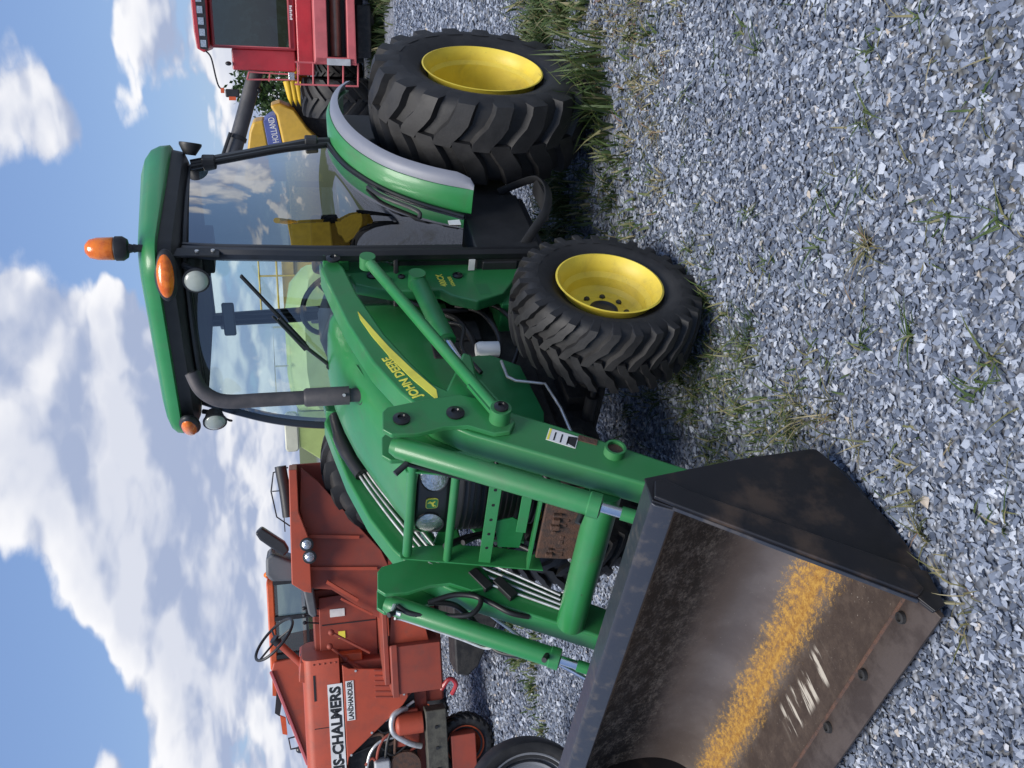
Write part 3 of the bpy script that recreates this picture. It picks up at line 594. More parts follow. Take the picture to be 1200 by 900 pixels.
for s in (1, -1):
    y0, y1 = sorted((s*.415, s*.525))
    arm = mk('loader_arm', prism(ARM, y0, y1), GREEN, T, .014)
    tw = mk('loader_mast', prism(TOWER, *sorted((s*.395, s*.455))), GREEN, T, .010)
    mk('mast_gusset', prism([(1.12, 1.44), (1.19, 1.44), (1.19, 1.56), (1.12, 1.56)], *sorted((s*.455, s*.545))), GREEN, tw, .004)
    mk('mast_foot', [box(1.05, 1.42, *sorted((s*.17, s*.40)), .58, .74)], GREEN_D, tw, .008)
    for (px, pz, r_) in ((1.245, 1.515, .026), (1.255, 1.335, .022), (1.30, 1.27, .017), (1.27, 1.20, .014), (1.26, 1.135, .022), (1.27, .93, .020)):
        bolt((px-.02, s*(.546 if pz > 1.5 else .455), pz), s, tw, r_)
    for yy in (s*.537, s*.405):
        kp = mk('knee_plate', prism(KNEE, yy-.011, yy+.011), GREEN, arm, .005)
        if yy*s > .5:
            for (px, pz, r_) in ((2.35, 1.34, .026), (2.335, 1.135, .028), (2.385, .975, .030)): bolt((px, s*.548, pz), s, kp, r_)
    # self levelling link and lift cylinder
    lk = mk('levelling_link', [tube([(1.30, s*.575, 1.36), (2.385, s*.575, .975)], .025, 16), cyl((1.29, s*.54, 1.365), (1.29, s*.60, 1.365), .036), cyl((2.385, s*.54, .975), (2.385, s*.61, .975), .040)], GREEN, T)
    mk('link_clevis', bar((2.20, s*.578, 1.04), (2.37, s*.578, .98), .016, .066), GREEN, lk, .003)
    bolt((2.385, s*.611, .975), s, lk, .022)
    lc = mk('lift_cylinder', [cyl((1.34, s*.485, 1.135), (1.80, s*.485, 1.075), .042, 24)], GREEN_D, T)
    mk('rod', cyl((1.80, s*.485, 1.075), (1.98, s*.485, 1.035), .022, 16), CHROME, lc); mk('cylinder_eye', cyl((1.33, s*.45, 1.14), (1.33, s*.53, 1.14), .04, 20), GREEN, lc)
    # bucket cylinder
    ba = Vector((2.425, s*.478, 1.355)); bb = Vector((2.875, s*.478, .545)); dr = (bb-ba).normalized(); L0 = (bb-ba).length
    bc = mk('bucket_cylinder', [lathe([(-.03, 0), (-.03, .030), (-.005, .041), (.0, .043), (.72, .043), (.725, .047), (.765, .047), (.77, .03), (.77, 0)], ba, dr, 28)], GREEN, T)
    mk('rod', cyl(ba+dr*.765, ba+dr*.845, .0195, 18), CHROME, bc)
    mk('rod_sleeve', [cyl(ba+dr*.842, ba+dr*(L0+.02), .0255, 18), cyl(ba+dr*(L0+.02)+Vector((0, -.04, 0)), ba+dr*(L0+.02)+Vector((0, .04, 0)), .034, 18)], GREEN, bc)
    mk('port_fitting', cyl(ba+dr*.05+Vector((.03, -s*.03, .02)), ba+dr*.03+Vector((.07, -s*.05, .05)), .012, 10), BLK, bc); mk('port_fitting', cyl(ba+dr*.70+Vector((.02, -s*.03, .0)), ba+dr*.70+Vector((.055, -s*.05, .025)), .012, 10), BLK, bc)
    # bucket pivot ears
    mk('pivot_boss', cyl((2.865, s*.40, .195), (2.865, s*.54, .195), .045, 22), GREEN_D, arm)
    # stub tube through the arm
    st = mk('parking_stand_tube', lathe([(0, .040), (s*.038, .040), (s*.038, .031), (s*-.05, .031)], (2.585, s*.522, .575), (0, 1, 0), 26), GREEN, arm)
    st.data.materials.append(RUST)
    mk('tube_bore', cyl((2.585, s*.525, .575), (2.585, s*.545, .575), .0305, 22), RUST, st)
mk('cross_tube', [cyl((2.665, -.415, .61), (2.665, .415, .61), .062, 32)], GREEN, T)
mk('cross_tube_tab', [box(2.63, 2.66, .36, .40, .66, .72)], GREEN, T, .002)
mk('rust_patch', [obox((2.505, .5265, .655), (.03, .004, .075), (0, R(-28), 0))], RUST, T)

# decals on the near arm and mast
sw = [(1.62, 1.437), (1.68, 1.432), (1.80, 1.395), (1.95, 1.335), (2.10, 1.262), (2.235, 1.182), (2.165, 1.180), (2.02, 1.262), (1.88, 1.332), (1.76, 1.382), (1.66, 1.422)]
mk('stripe_decal', prism(sw, .5255, .5272), DECY, T)
td = Vector((-.27, 0, .098)).normalized()
text('lettering', 'JOHN DEERE', .052, (2.198, .5258, 1.243), td, (-td.x*0+td.z, 0, -td.x), DECY, T, .001, .0012, sx=.92)
tt = Vector((-.30, 0, .95)).normalized()
text('lettering', '400CX', .044, (1.335, .4552, .992), (-1, 0, .12), (.12, 0, 1), DECY, T, .001, .0008, sx=.8)
text('lettering', 'LOADER', .024, (1.335, .4552, .955), (-1, 0, .12), (.12, 0, 1), DECY, T, .001, .0004, sx=.9)
lb = mk('warning_label', prism([(2.425, .785), (2.485, .815), (2.545, .715), (2.485, .685)], .5255, .5268), WHITE, T)
mk('label_print', [prism([(2.478, .722), (2.512, .739), (2.540, .716), (2.488, .690)], .5269, .5274)], BLK, lb)
mk('label_print', [prism([(2.428, .783), (2.484, .811), (2.488, .804), (2.432, .776)], .5269, .5274)], DECY, lb)
for q in range(3): mk('label_print', prism([(2.450+.014*q, .768-.022*q), (2.492+.014*q, .789-.022*q), (2.495+.014*q, .784-.022*q), (2.453+.014*q, .763-.022*q)], .5269, .5274), BLK, lb)
mk('data_plate', prism([(1.325, .80), (1.325, .855), (1.41, .85), (1.41, .795)], .4553, .4562), GREEN_D, T)

# hoses and steel lines
for i in range(4):
    o = .030*i
    mk('hydraulic_line', tube(spline([(1.60, -.375+.01*i, 1.475-o*.6), (1.80, -.385, 1.40-o*.8), (2.05, -.395, 1.29-o), (2.28, -.40, 1.17-o), (2.345+.0*i-o, -.402, 1.06-o*.7), (2.47-o, -.402, .85-o*.4), (2.60-o*.8, -.402, .64-o*.2)], 5), .0068, 8), STEEL, T)
mk('hose_sleeve', tube(spline([(1.30, -.36, 1.52), (1.45, -.365, 1.505), (1.60, -.372, 1.465), (1.72, -.376, 1.42)]), [.032]*6+[.04]*6+[.036]*7, 12), HOSE, T)
mk('hydraulic_line', tube([(2.40, -.42, 1.0), (2.47, -.55, .93), (2.62, -.555, .80), (2.64, -.60, .72)], .008, 8), STEEL, T)
mk('hydraulic_line', tube(spline([(2.47, -.515, 1.345), (2.475, -.53, 1.30), (2.60, -.53, 1.08), (2.66, -.53, .985), (2.675, -.51, .95), (2.66, -.49, .935)], 5), .0065, 8), STEEL, T)
li = mk('level_indicator_rod', tube([(2.60, -.552, .90), (2.665, -.553, .79), (2.92, -.555, .50), (2.95, -.556, .47)], .0095, 10), CHROME, T)
mk('rod_hook', tube(spline([(2.93, -.556, .49), (2.93, -.58, .45), (2.97, -.58, .43), (2.99, -.56, .46), (2.985, -.55, .50)]), .012, 8), BLKS, li)
for pts, r_ in (([(2.46, -.44, 1.335), (2.50, -.45, 1.28), (2.53, -.45, 1.15), (2.56, -.42, 1.03), (2.50, -.40, .98), (2.45, -.42, 1.08), (2.46, -.44, 1.2)], .012),
                ([(2.46, -.44, 1.2), (2.47, -.47, 1.08), (2.55, -.54, .98), (2.66, -.555, .93), (2.72, -.53, .84), (2.75, -.50, .78)], .013),
                ([(2.45, -.415, 1.02), (2.52, -.415, .93), (2.58, -.415, .86), (2.60, -.43, .78)], .012),
                ([(2.46, .425, 1.33), (2.475, .40, 1.24), (2.49, .36, 1.12), (2.52, .35, 1.0), (2.58, .36, .90), (2.66, .39, .80), (2.72, .42, .745)], .010),
                ([(2.38, .40, 1.22), (2.42, .33, 1.14), (2.45, .30, 1.06), (2.47, .33, .99), (2.43, .40, .98)], .009),
                ([(2.36, -.18, 1.05), (2.30, -.22, .95), (2.32, -.24, .84), (2.42, -.22, .74)], .012),
                ([(2.34, -.22, 1.12), (2.28, -.25, 1.02), (2.27, -.24, .9), (2.30, -.18, .80)], .016),
                ([(2.30, .30, 1.16), (2.38, .34, 1.05), (2.36, .36, .92), (2.40, .30, .80), (2.48, .25, .74)], .011),
                ([(1.45, .33, 1.02), (1.55, .37, .95), (1.70, .36, .98), (1.85, .34, .92)], .010),
                ([(1.32, .42, 1.30), (1.36, .40, 1.2), (1.42, .38, 1.05), (1.40, .36, .9)], .011)):
    mk('hydraulic_hose', tube(spline(pts, 6), r_, 10), HOSE, T)
for p in ((2.40, .40, 1.30), (2.455, -.44, 1.345)): mk('hose_end', tube([p, (p[0]+.03, p[1], p[2]+.015), (p[0]+.05, p[1], p[2]-.02)], .011, 8), STEEL, T)
for (x, z) in ((2.40, .96), (2.46, .86)): mk('line_clamp', obox((x, -.40, z), (.045, .03, .12), (0, R(-60), 0)), BLK, T, .004)
mk('hydraulic_line', tube(spline([(2.32, .405, 1.02), (2.40, .40, .92), (2.47, .39, .80), (2.50, .38, .72)], 5), .007, 8), RUST, T)

# bucket (shell with its worn inside, side plates, rim bar, cutting edge)
BW = .905; BWR = .985      # the bucket reaches a little further on its right
def be(s): return BW if s > 0 else BWR
prof = [(3.165, .655), (3.10, .60), (3.065, .50), (3.04, .38), (3.035, .28), (3.05, .19), (3.09, .115), (3.15, .07), (3.24, .052), (3.40, .054), (3.56, .062), (3.635, .068)]
pp = spline([(x, 0, z) for x, z in prof], 4); acc = [0]
for a, b in zip(pp, pp[1:]): acc.append(acc[-1]+(b-a).length)
acc = [a/acc[-1] for a in acc]
ny = 24; v = []; pr = []
for p, a in zip(pp, acc):
    for j in range(ny+1): v.append((p.x, -BWR+(BW+BWR)*j/ny, p.z)); pr.append(a)
f = [(i*(ny+1)+j, i*(ny+1)+j+1, (i+1)*(ny+1)+j+1, (i+1)*(ny+1)+j) for i in range(len(pp)-1) for j in range(ny)]
bk = bpy.data.meshes.new('bucket'); bk.from_pydata(v, [], f); at = bk.attributes.new('prof', 'FLOAT', 'POINT'); at.data.foreach_set('value', pr)
bk.shade_smooth(); bk.materials.append(BIN); bko = bpy.data.objects.new('bucket', bk); COL.objects.link(bko); bko.parent = T
SIDE = [(3.075, .715), (3.165, .722), (3.20, .668), (3.60, .105), (3.645, .082), (3.63, .045), (3.42, .020), (3.30, .028), (3.06, .078), (3.012, .098), (3.008, .12), (3.03, .40)]
for s in (1, -1):
    sp = mk('bucket_side', prism(SIDE, *sorted((s*be(s), s*(be(s)+.008)))), BPAINT, bko, .002)
    mk('side_edge_bar', prism([(3.10, .695), (3.162, .718), (3.20, .668), (3.60, .105), (3.58, .075), (3.50, .08), (3.155, .60), (3.10, .66)], *sorted((s*(be(s)+.008), s*(be(s)+.024)))), BPAINT, sp, .005)
    mk('side_lip', tube([(3.20, s*(be(s)+.006), .670), (3.605, s*(be(s)+.006), .106)], .0065, 8), BRIM, sp)
    mk('side_cutter', prism([(3.50, .075), (3.60, .105), (3.648, .082), (3.632, .04), (3.52, .022)], *sorted((s*(be(s)+.0082), s*(be(s)+.016)))), BPAINT, sp, .002)
# outer shell behind the worn skin
outp = [(3.08, .70)] + [(3.030, .42), (3.014, .24), (3.012, .14), (3.025, .098), (3.09, .060), (3.22, .034), (3.60, .036)]
inn = [(x+.0, z-.004) for x, z in reversed(prof[2:-1])]
mk('bucket_shell', grid(lambda u, v_: (spline([(x, 0, z) for x, z in outp], 4)[int(round(v_*28))].x, -BWR+(BW+BWR)*u, spline([(x, 0, z) for x, z in outp], 4)[int(round(v_*28))].z), 4, 28), BPAINT, bko, solid=.006)
rb = mk('bucket_rim_bar', prism([(3.078, .712), (3.166, .724), (3.178, .716), (3.204, .664), (3.196, .654), (3.172, .652), (3.150, .690), (3.082, .69)], -BWR+.001, BW-.001), BRIM, bko, .004)
ce = mk('cutting_edge', prism([(3.545, .076), (3.60, .080), (3.660, .064), (3.655, .048), (3.545, .050)], -BWR+.002, BW-.002), BEDGE, bko, .003)
mk('edge_weld', tube([(3.545, -BWR+.01, .074), (3.545, BW-.01, .074)], .007, 8), RUST, ce)
for y in (-.80, -.47, -.14, .19, .50, .79): mk('edge_bolt', lathe([(0, .019), (.010, .017), (.012, .011), (.004, .009), (.004, 0)], (3.575, y, .080), (0, 0, 1), 16), DARK, ce)
for s in (1, -1):
    for yy in (s*.385, s*.56): mk('bucket_ear', prism([(3.00, .13), (2.95, .13), (2.82, .15), (2.81, .22), (2.84, .50), (2.86, .58), (2.92, .60), (3.045, .60), (3.015, .40)], yy-.007, yy+.007), BPAINT, bko, .003)

# fenders
FP = [(-.42, 1.36), (-.30, 1.425), (-.1, 1.462), (.12, 1.448), (.32, 1.395), (.50, 1.305), (.64, 1.195), (.745, 1.06), (.815, .93), (.86, .80)]
fs = spline([(x, 0, z) for x, z in FP], 4)
for s in (1, -1):
    secs = []; secg = []
    for i, p in enumerate(fs):
        t = frame_at(fs, i); nrm = Vector((-t.z, 0, t.x)); nrm = nrm if nrm.z > 0 or nrm.x > 0 else -nrm
        tp = min(1, (len(fs)-1-i)/3)**.5; tp = .35+.65*tp
        q = [(.56, -.02), (.575, .0), (.675, .004), (.702, -.010), (.702, -.05), (.692, -.05), (.688, -.016), (.57, -.014)]
        secs.append([tuple(p + nrm*d + Vector((0, s*y, 0))) for y, d in q])
        q = [(.703, -.016), (.73, -.018), (.752, -.032), (.764, -.060), (.754, -.062), (.744, -.042), (.73, -.030), (.703, -.028)]
        secg.append([tuple(p + nrm*d*tp + Vector((0, s*(.703+(y-.703)*tp), 0))) for y, d in q])
    fe = mk('fender', loft(secs), GREEN, T, ang=45)
    mk('fender_extension', loft(secg), GREYF, fe, ang=45)
    mk('inner_fender', prism([(x, z-.012) for x, z in FP] + [(.86, .5), (-.42, .6)], *sorted((s*.50, s*.54))), BLK, T)

# cab
PIL = [(1.172, .530, .52), (1.174, .532, 1.1), (1.168, .530, 1.52), (1.128, .515, 1.80), (1.065, .485, 2.02), (1.0, .458, 2.19)]
CPL = [(.06, .575, 1.46), (.10, .56, 1.7), (.15, .53, 1.95), (.20, .50, 2.19)]
cab = mk('cab_floor', [box(.1, 1.2, -.50, .50, .62, .80), box(.60, 1.19, .44, .548, .50, .83), box(.60, 1.19, -.548, -.44, .50, .83), box(-.02, .1, -.5, .5, .62, 1.42)], BLK, T, .01)
def sy(pts, s): return [(x, s*y, z) for x, y, z in pts]
for s in (1, -1):
    mk('front_pillar', tube(spline(sy(PIL, s)), .030, 8, flat=(.9, 1.1)), BLKS, T)
    mk('rear_pillar', tube(spline(sy([(.06, .56, .8)] + CPL, s)), .034, 8), BLKS, T)
    # side door with glass
    A = spline([(x-.030, y+.012, z) for x, y, z in PIL], 6); A = [p for p in A if p.z > .82]
    Cc = spline([(.10, .585, 1.47)] + [(x+.035, y+.012, z) for x, y, z in CPL[1:]], 6)
    low = spline([(.10, .585, 1.47), (.34, .588, 1.40), (.52, .588, 1.30), (.66, .586, 1.19), (.77, .580, 1.05), (.84, .572, .92), (.88, .565, .84)], 5)
    def side_pt(u, v_):
        # v: 0 bottom .. 1 top; u: 0 rear .. 1 front
        zt = 2.165; zb_r = 1.47
        a = A[min(int(v_*(len(A)-1)), len(A)-1)]
        rear = low[::-1] + Cc[1:]
        k = v_*(len(rear)-1); i = int(k); i2 = min(i+1, len(rear)-1); r_ = rear[i].lerp(rear[i2], k-i)
        zf = .84+(2.165-.84)*((r_.z-.84)/(2.19-.84))
        best = min(range(len(A)-1), key=lambda j: 0 if A[j].z <= zf <= A[j+1].z else min(abs(A[j].z-zf), abs(A[j+1].z-zf))+.001)
        tt_ = 0 if A[best+1].z == A[best].z else max(0, min(1, (zf-A[best].z)/(A[best+1].z-A[best].z)))
        af = A[best].lerp(A[best+1], tt_)
        p = r_.lerp(af, u); bul = .022*math.sin(math.pi*u)
        return (p.x, s*(p.y+bul), p.z)
    dr_ = mk('door', grid(side_pt, 12, 40), GLASSD if s > 0 else GLASS, T, ang=80)
    edge = low[::-1] + Cc[1:]
    mk('door_frame', tube([(p.x, s*(p.y+.004), p.z) for p in edge], .013, 8), BLKS, dr_)
    mk('door_frame', tube([(p.x, s*(p.y+.004), p.z) for p in A], .017, 8), BLKS, dr_)
    for (x, y, z) in ((.205, .535, 2.10), (.085, .60, 1.56)): mk('hinge', obox((x, s*y, z), (.06, .05, .07)), BLK, dr_, .01)
    mk('door_handle', tube(spline(sy([(.62, .60, 1.30), (.74, .61, 1.24), (.86, .61, 1.11), (.90, .60, 1.07), (.91, .57, 1.08)], s)), .011, 8), BLK, dr_)
    mk('door_label', prism([(.935, .875), (.985, .875), (.985, .935), (.945, .935)], *sorted((s*.583, s*.585))), WHITE, dr_)
mk('step_label', [box(1.205, 1.21, .46, .52, .84, .87)], WHITE, T)
def wind(u, v_):
    z = 1.22+.965*v_; P = spline(PIL, 6); i = min(range(len(P)), key=lambda k: abs(P[k].z-z)); j = min(max(i, 1), len(P)-2)
    a, b = (P[j-1], P[j]) if P[j].z > z else (P[j], P[j+1]); t = max(0, min(1, (z-a.z)/(b.z-a.z+1e-9))); q = a.lerp(b, t)
    yy = -1+2*u; return (q.x+.012+.085*(1-yy*yy), yy*(q.y-.004), z)
ws = mk('windshield', grid(wind, 20, 16), GLASS, T, ang=80)
mk('windshield_seal', tube([wind(u, 0) for u in np.linspace(0, 1, 21)], .012, 6), BLK, ws); mk('windshield_seal', tube([wind(u, 1) for u in np.linspace(0, 1, 21)], .012, 6), BLK, ws)
rw = mk('rear_window', grid(lambda u, v_: (.05+.13*v_, (-.53+1.06*u)*(1-.08*v_), 1.15+1.02*v_), 2, 2), GLASS, T)
mk('window_frame', [tube([(.05+.13*v_, y_*(1-.08*v_), 1.15+1.02*v_) for y_, v_ in ((-.53, 0), (.53, 0), (.53, 1), (-.53, 1), (-.53, 0))], .018, 8)], BLKS, rw)
mk('roof_rail', [tube(sy(spline([(1.06, 0, 2.185), (1.045, .25, 2.185), (1.0, .44, 2.185), (.6, .5, 2.19), (.2, .49, 2.19)], 4), s), .018, 8) for s in (1, -1)], BLK, T)
def rdrop(x):
    t = max(0, min(1, (x-.45)/.75)); return 1-.42*t*t*(3-2*t)
lay = [(2.285, .012), (2.295, .0), (2.345, .004), (2.388, .022), (2.420, .060), (2.442, .120), (2.454, .22), (2.460, .34)]
def roofsec(z, i, dx=0):
    return [(x, y, 2.285 + (z-2.285)*rdrop(x)) for x, y in rrect(.02+i*.8, 1.20-i, -.585+i, .585-i, max(.14-i*.2, .05), 7)]
rf = mk('roof', loft([roofsec(z, i) for z, i in lay]), GREEN, T, ang=60)
mk('roof_underside', loft([[(x, y, z) for x, y in rrect(.03+i, 1.185-i, -.565+i, .565-i, .12, 7)] for z, i in ((2.200, .10), (2.207, .05), (2.228, .015), (2.285, .006))]), BLK, T, ang=50)
mk('headliner', [box(.15, .98, -.44, .44, 2.17, 2.199)], LINER, T)
# corner lamps, work lamps, beacon
for s in (1, -1):
    rot = Matrix.Rotation(R(s*28), 3, 'Z')
    ol = mk('marker_lamp_bezel', ell((1.192, s*.455, 2.250), (.034, .118, .052), 24, 14, rot), BLK, T, ang=80)
    mk('amber_lens', ell((1.203, s*.458, 2.252), (.036, .100, .040), 24, 14, rot), LENS_O, ol, ang=80)
    wlb = mk('work_lamp', [lathe([(-.075, 0), (-.075, .018), (-.06, .04), (-.01, .054), (.0, .056)], (1.205, s*.432, 2.125), (1, s*.12, -.08), 26), cyl((1.13, s*.44, 2.13), (1.10, s*.45, 2.19), .013)], BLK, T)
    mk('lamp_lens', lathe([(0, .054), (.012, .050), (.020, .034), (.024, 0)], (1.205, s*.432, 2.125), (1, s*.12, -.08), 26), LENS_W, wlb, ang=80)
    mk('lamp_ring', lathe([(-.004, .055), (-.004, .060), (.007, .060), (.007, .0525), (-.004, .055)], (1.205, s*.432, 2.125), (1, s*.12, -.08), 26), BLK, wlb)
mk('lamp_bracket', [box(1.05, 1.12, .50, .512, 2.02, 2.30)], BLK, T, .003)
for (x, z) in ((1.09, 2.12), (1.085, 2.05)): mk('bracket_bolt', cyl((x, .512, z), (x, .520, z), .009, 10), STEEL, T)
wr = mk('side_work_lamp', [lathe([(-.05, 0), (-.05, .03), (.0, .058), (.012, .058), (.014, .05), (.014, 0)], (.13, .585, 2.19), (-.45, .88, -.12), 24)], BLK, T)
mk('mirror_wire', tube(spline([(1.07, -.48, 2.12), (1.09, -.52, 2.08), (1.13, -.50, 2.05), (1.16, -.47, 2.06)]), .006, 6), BLK, T)
bcn = mk('beacon', [lathe([(0, 0), (0, .020), (.012, .020), (.014, .016), (.03, .019), (.032, .016), (.05, .020), (.052, .017), (.07, .022), (.075, .042), (.095, .055), (.125, .055), (.13, .05)], (1.09, .535, 2.335), (0, 0, 1), 26), bar((1.085, .50, 2.30), (1.09, .545, 2.335), .03, .012), cyl((1.088, .50, 2.2), (1.088, .50, 2.33), .010)], BLK, T)
mk('amber_dome', lathe([(.13, .049), (.135, .052), (.20, .050), (.232, .042), (.250, .022), (.254, 0)], (1.09, .535, 2.335), (0, 0, 1), 26), LENS_O, bcn, ang=60)
mk('beacon_reflector', lathe([(.14, .0), (.14, .03), (.22, .026), (.222, 0)], (1.09, .535, 2.335), (0, 0, 1), 16), ACORG, bcn)
# wiper
wp = mk('wiper', [tube([(1.285, -.03, 1.545), (1.29, .13, 1.69), (1.275, .27, 1.80)], [.010, .009, .006], 8), cyl((1.24, -.04, 1.54), (1.30, -.03, 1.545), .016, 12)], BLK, T)
mk('wiper_blade', [bar((1.278, .10, 1.655), (1.215, .46, 1.93), .012, .022, (1, 0, 0)), bar((1.29, .08, 1.65), (1.268, .25, 1.775), .030, .016, (1, 0, 0))], BLK, wp, .002)
# exhaust
EXX, EXY = 1.765, .178
ex = mk('exhaust', [tube(spline([(EXX, EXY, 1.38), (EXX, EXY, 1.6), (EXX, EXY, 1.85), (EXX, EXY, 1.98), (EXX-.01, EXY+.012, 2.05), (EXX-.035, EXY+.05, 2.105), (EXX-.075, EXY+.11, 2.135)], 6), .031, 22)], IRON, T)
mk('exhaust_mouth', cyl((EXX-.0752, EXY+.1103, 2.1351), (EXX-.0765, EXY+.112, 2.136), .027, 20), BLK, ex)
mk('muffler_sleeve', lathe([(0, .033), (.0, .041), (.185, .041), (.195, .034)], (EXX, EXY, 1.485), (0, 0, 1), 26), IRON, ex)
mk('hood_collar', lathe([(0, .050), (.010, .050), (.014, .042), (.0, .038)], (EXX, EXY, 1.428), (.22, .25, 1), 26), BLK, hood)
mk('clamp_bolt', cyl((EXX+.03, EXY+.03, 1.51), (EXX+.045, EXY+.04, 1.51), .007, 8), STEEL, ex)
# inside the cab
mk('dashboard', [loft([[(1.06+dx, y, z) for y, z in ((-.22, .8), (-.24, 1.35), (-.17, 1.53), (0, 1.58), (.17, 1.53), (.24, 1.35), (.22, .8))] for dx in (-.20, .0, .08)]), box(1.05, 1.15, -.5, .5, .8, 1.25)], BLK, T, .02)
sw_ = mk('steering_wheel', [tube([(.80+.16*math.sin(a)*.42, .185*math.cos(a), 1.50+.185*math.sin(a)*.85) for a in np.linspace(0, 6.283, 33)], .014, 8)], BLK, T)
mk('spoke', [tube([(.84, 0, 1.46), (.80+.16*math.sin(a)*.42, .185*math.cos(a), 1.50+.185*math.sin(a)*.85)], .009, 6) for a in (R(-90), R(30), R(150))] + [cyl((.84, 0, 1.45), (1.0, 0, 1.25), .03)], BLK, sw_)
st_ = mk('operator_seat', [loft([[(x, y, z) for x, y in rrect(.28, .74, -.24, .24, .08)] for z in (.98, 1.0, 1.08, 1.10)])], SEATM, T, .02)
mk('backrest', loft([[(.30-.12*t+d_, y, 1.08+.50*t) for d_, y in rrect(-.06, .06, -.23+.05*t*t, .23-.05*t*t, .05)] for t in (0, .2, .5, .8, .95, 1)]), SEATM, st_, .02)
for s in (1, -1): mk('armrest', obox((.45, s*.27, 1.28), (.32, .06, .05), (0, R(-6), 0)), SEATM, st_, .015)
mk('seat_base', box(.32, .68, -.18, .18, .8, .98), BLK, st_)
mk('side_console', [box(.35, .95, -.50, -.32, .8, 1.22)], BLK, T, .03)
for (x, y) in ((.7, -.40), (.78, -.36), (.62, -.42)): mk('control_lever', [cyl((x, y, 1.2), (x+.03, y, 1.36), .008, 8), ell((x+.03, y, 1.38), (.018, .018, .026), 10, 8)], BLK, T)
mk('interior_mirror', obox((.98, .05, 2.02), (.02, .20, .06)), MIRR, T, .01)
mk('radio_box', obox((.55, .20, 2.12), (.2, .18, .06)), BLK, T, .01)
# step under the door
stp = mk('cab_step', [tube(spline([(.60, .56, .60), (.62, .62, .50), (.72, .70, .43), (.88, .72, .42), (1.02, .68, .46), (1.08, .60, .53), (1.10, .52, .58)]), .020, 8, flat=(.5, 1.3))], BLK, T)
mk('step_tread', [box(.68, .98, .60, .70, .425, .437)], BLK, stp)
mk('fuel_tank', loft([[(x, y, z) for x, y in rrect(.55, 1.16, .22, .52, .06)] for z in (.46, .48, .62, .64)]), BLK, T, .01)

# ------------------------------------------------------------------ the old red tractor beside it (local x to its rear, y away from the yard, origin by its front wheel)
AC = thing('old_red_tractor', 'faded orange red open tractor with lettered hood and grey seat', 'tractor', (.67, -5.36, 0), YAW-math.pi/2)
hd = mk('hood', [loft([[(-1.7, y, z), (1.04, y, z)][i:i+1][0] for i in (0,)] and [[(a, y, z) for y, z in ((0, 1.445), (0, 1.70), (.02, 1.745), (.06, 1.775), (.12, 1.785), (.55, 1.785), (.62, 1.74), (.65, 1.70), (.65, 1.445))] for a in (-1.7, 1.02, 1.04)])], ACRED, AC, .006)
mk('hood_slot', box(.66, .90, -.004, .003, 1.672, 1.69), BLK, hd)
mk('name_strip', box(-1.2, .80, -.006, -.0005, 1.43, 1.565), WHITE, hd)
text('lettering', 'ALLIS-CHALMERS', .135, (.775, -.0065, 1.452), (1, 0, 0), (0, 0, 1), BLK, hd, .001, .006, 'RIGHT', .95)
pn = mk('side_panel', prism([(.97, 1.42), (.93, 1.36), (.865, .90), (.83, .845), (.74, .825), (.585, .82), (.52, .87), (.10, 1.40), (.02, 1.42)], -.012, .004), ACRED, AC, .008)
mk('name_strip', box(.445, .815, -.018, -.0122, 1.325, 1.40), WHITE, pn)
text('lettering', 'LANDHANDLER', .062, (.63, -.0182, 1.34), (1, 0, 0), (0, 0, 1), BLK, pn, .001, .0025, 'CENTER', .80)
for (a_, h_) in ((.90, 1.30), (.84, .92), (.62, .86), (.30, 1.18), (.12, 1.38), (.55, 1.39)): mk('panel_bolt', cyl((a_, -.012, h_), (a_, -.020, h_), .011, 8), STEEL, pn)
for k in range(6): mk('louvre', obox((.62+.05*k, -.014, 1.05+.0*k), (.014, .012, .16), (0, R(8), 0)), ACDRK, pn, .003)
mk('hood_joint', [box(.40, .406, -.003, .003, 1.45, 1.70)], BLK, hd)
mk('engine', [box(-1.2, .95, .12, .55, .62, 1.44), box(.1, .45, .03, .2, .72, .95)], ACDRK, AC, .02)
mk('oil_drum', [cyl((.33, .0, .70), (.33, .0, .92), .10, 24), ell((.33, 0, .92), (.10, .10, .05))], ACRED, AC)
mk('radiator_pipe', tube(spline([(.10, .0, .72), (.16, -.03, .84), (.28, -.04, .98), (.42, -.03, .98), (.47, 0, .90), (.46, .05, .84)]), .028, 12), GREYB if False else STEEL, AC)
for k in range(4): mk('fuel_line', tube(spline([(-.1, .06, 1.25-.09*k), (.1+.03*k, .02, 1.20-.08*k), (.2+.04*k, .02, 1.08-.05*k), (.2+.05*k, .05, .85)]), .014, 8), [STEEL, ACDRK, BLK, RUST][k], AC)
for k in range(9):
    a0 = -.35+.11*k; mk('engine_pipe', tube(spline([(a0, .04+.01*(k % 3), 1.40-.05*(k % 4)), (a0+.06, .035, 1.18-.04*(k % 3)), (a0-.05, .035, .98+.03*(k % 4)), (a0+.10, .05, .76)]), [.012, .018, .009, .014][k % 4], 8), [RUST, BLK, STEEL, ACDRK, HOSE][k % 5], AC)
mk('drive_pulley', lathe([(0, .04), (0, .15), (-.02, .15), (-.03, .12), (-.05, .15), (-.07, .15), (-.07, .04)], (-.08, .06, .88), (0, 1, 0), 28), RUST, AC)
mk('drive_belt', tube([(-.08+.13*math.cos(t)+(-.30 if math.cos(t) < 0 else 0), .03, .88+.13*math.sin(t)) for t in np.linspace(0, 6.2832, 33)], .014, 6), HOSE, AC)
for k in range(5): mk('rivet', ell((1.0, -.002, 1.48+.05*k), (.010, .006, .010), 8, 6), ACDRK, hd)
mk('battery_box', box(-.25, .02, -.03, .2, 1.02, 1.17), GREYB, AC, .02)
mk('dark_bay', box(-.6, .6, .08, .14, .75, 1.4), DARK, AC)
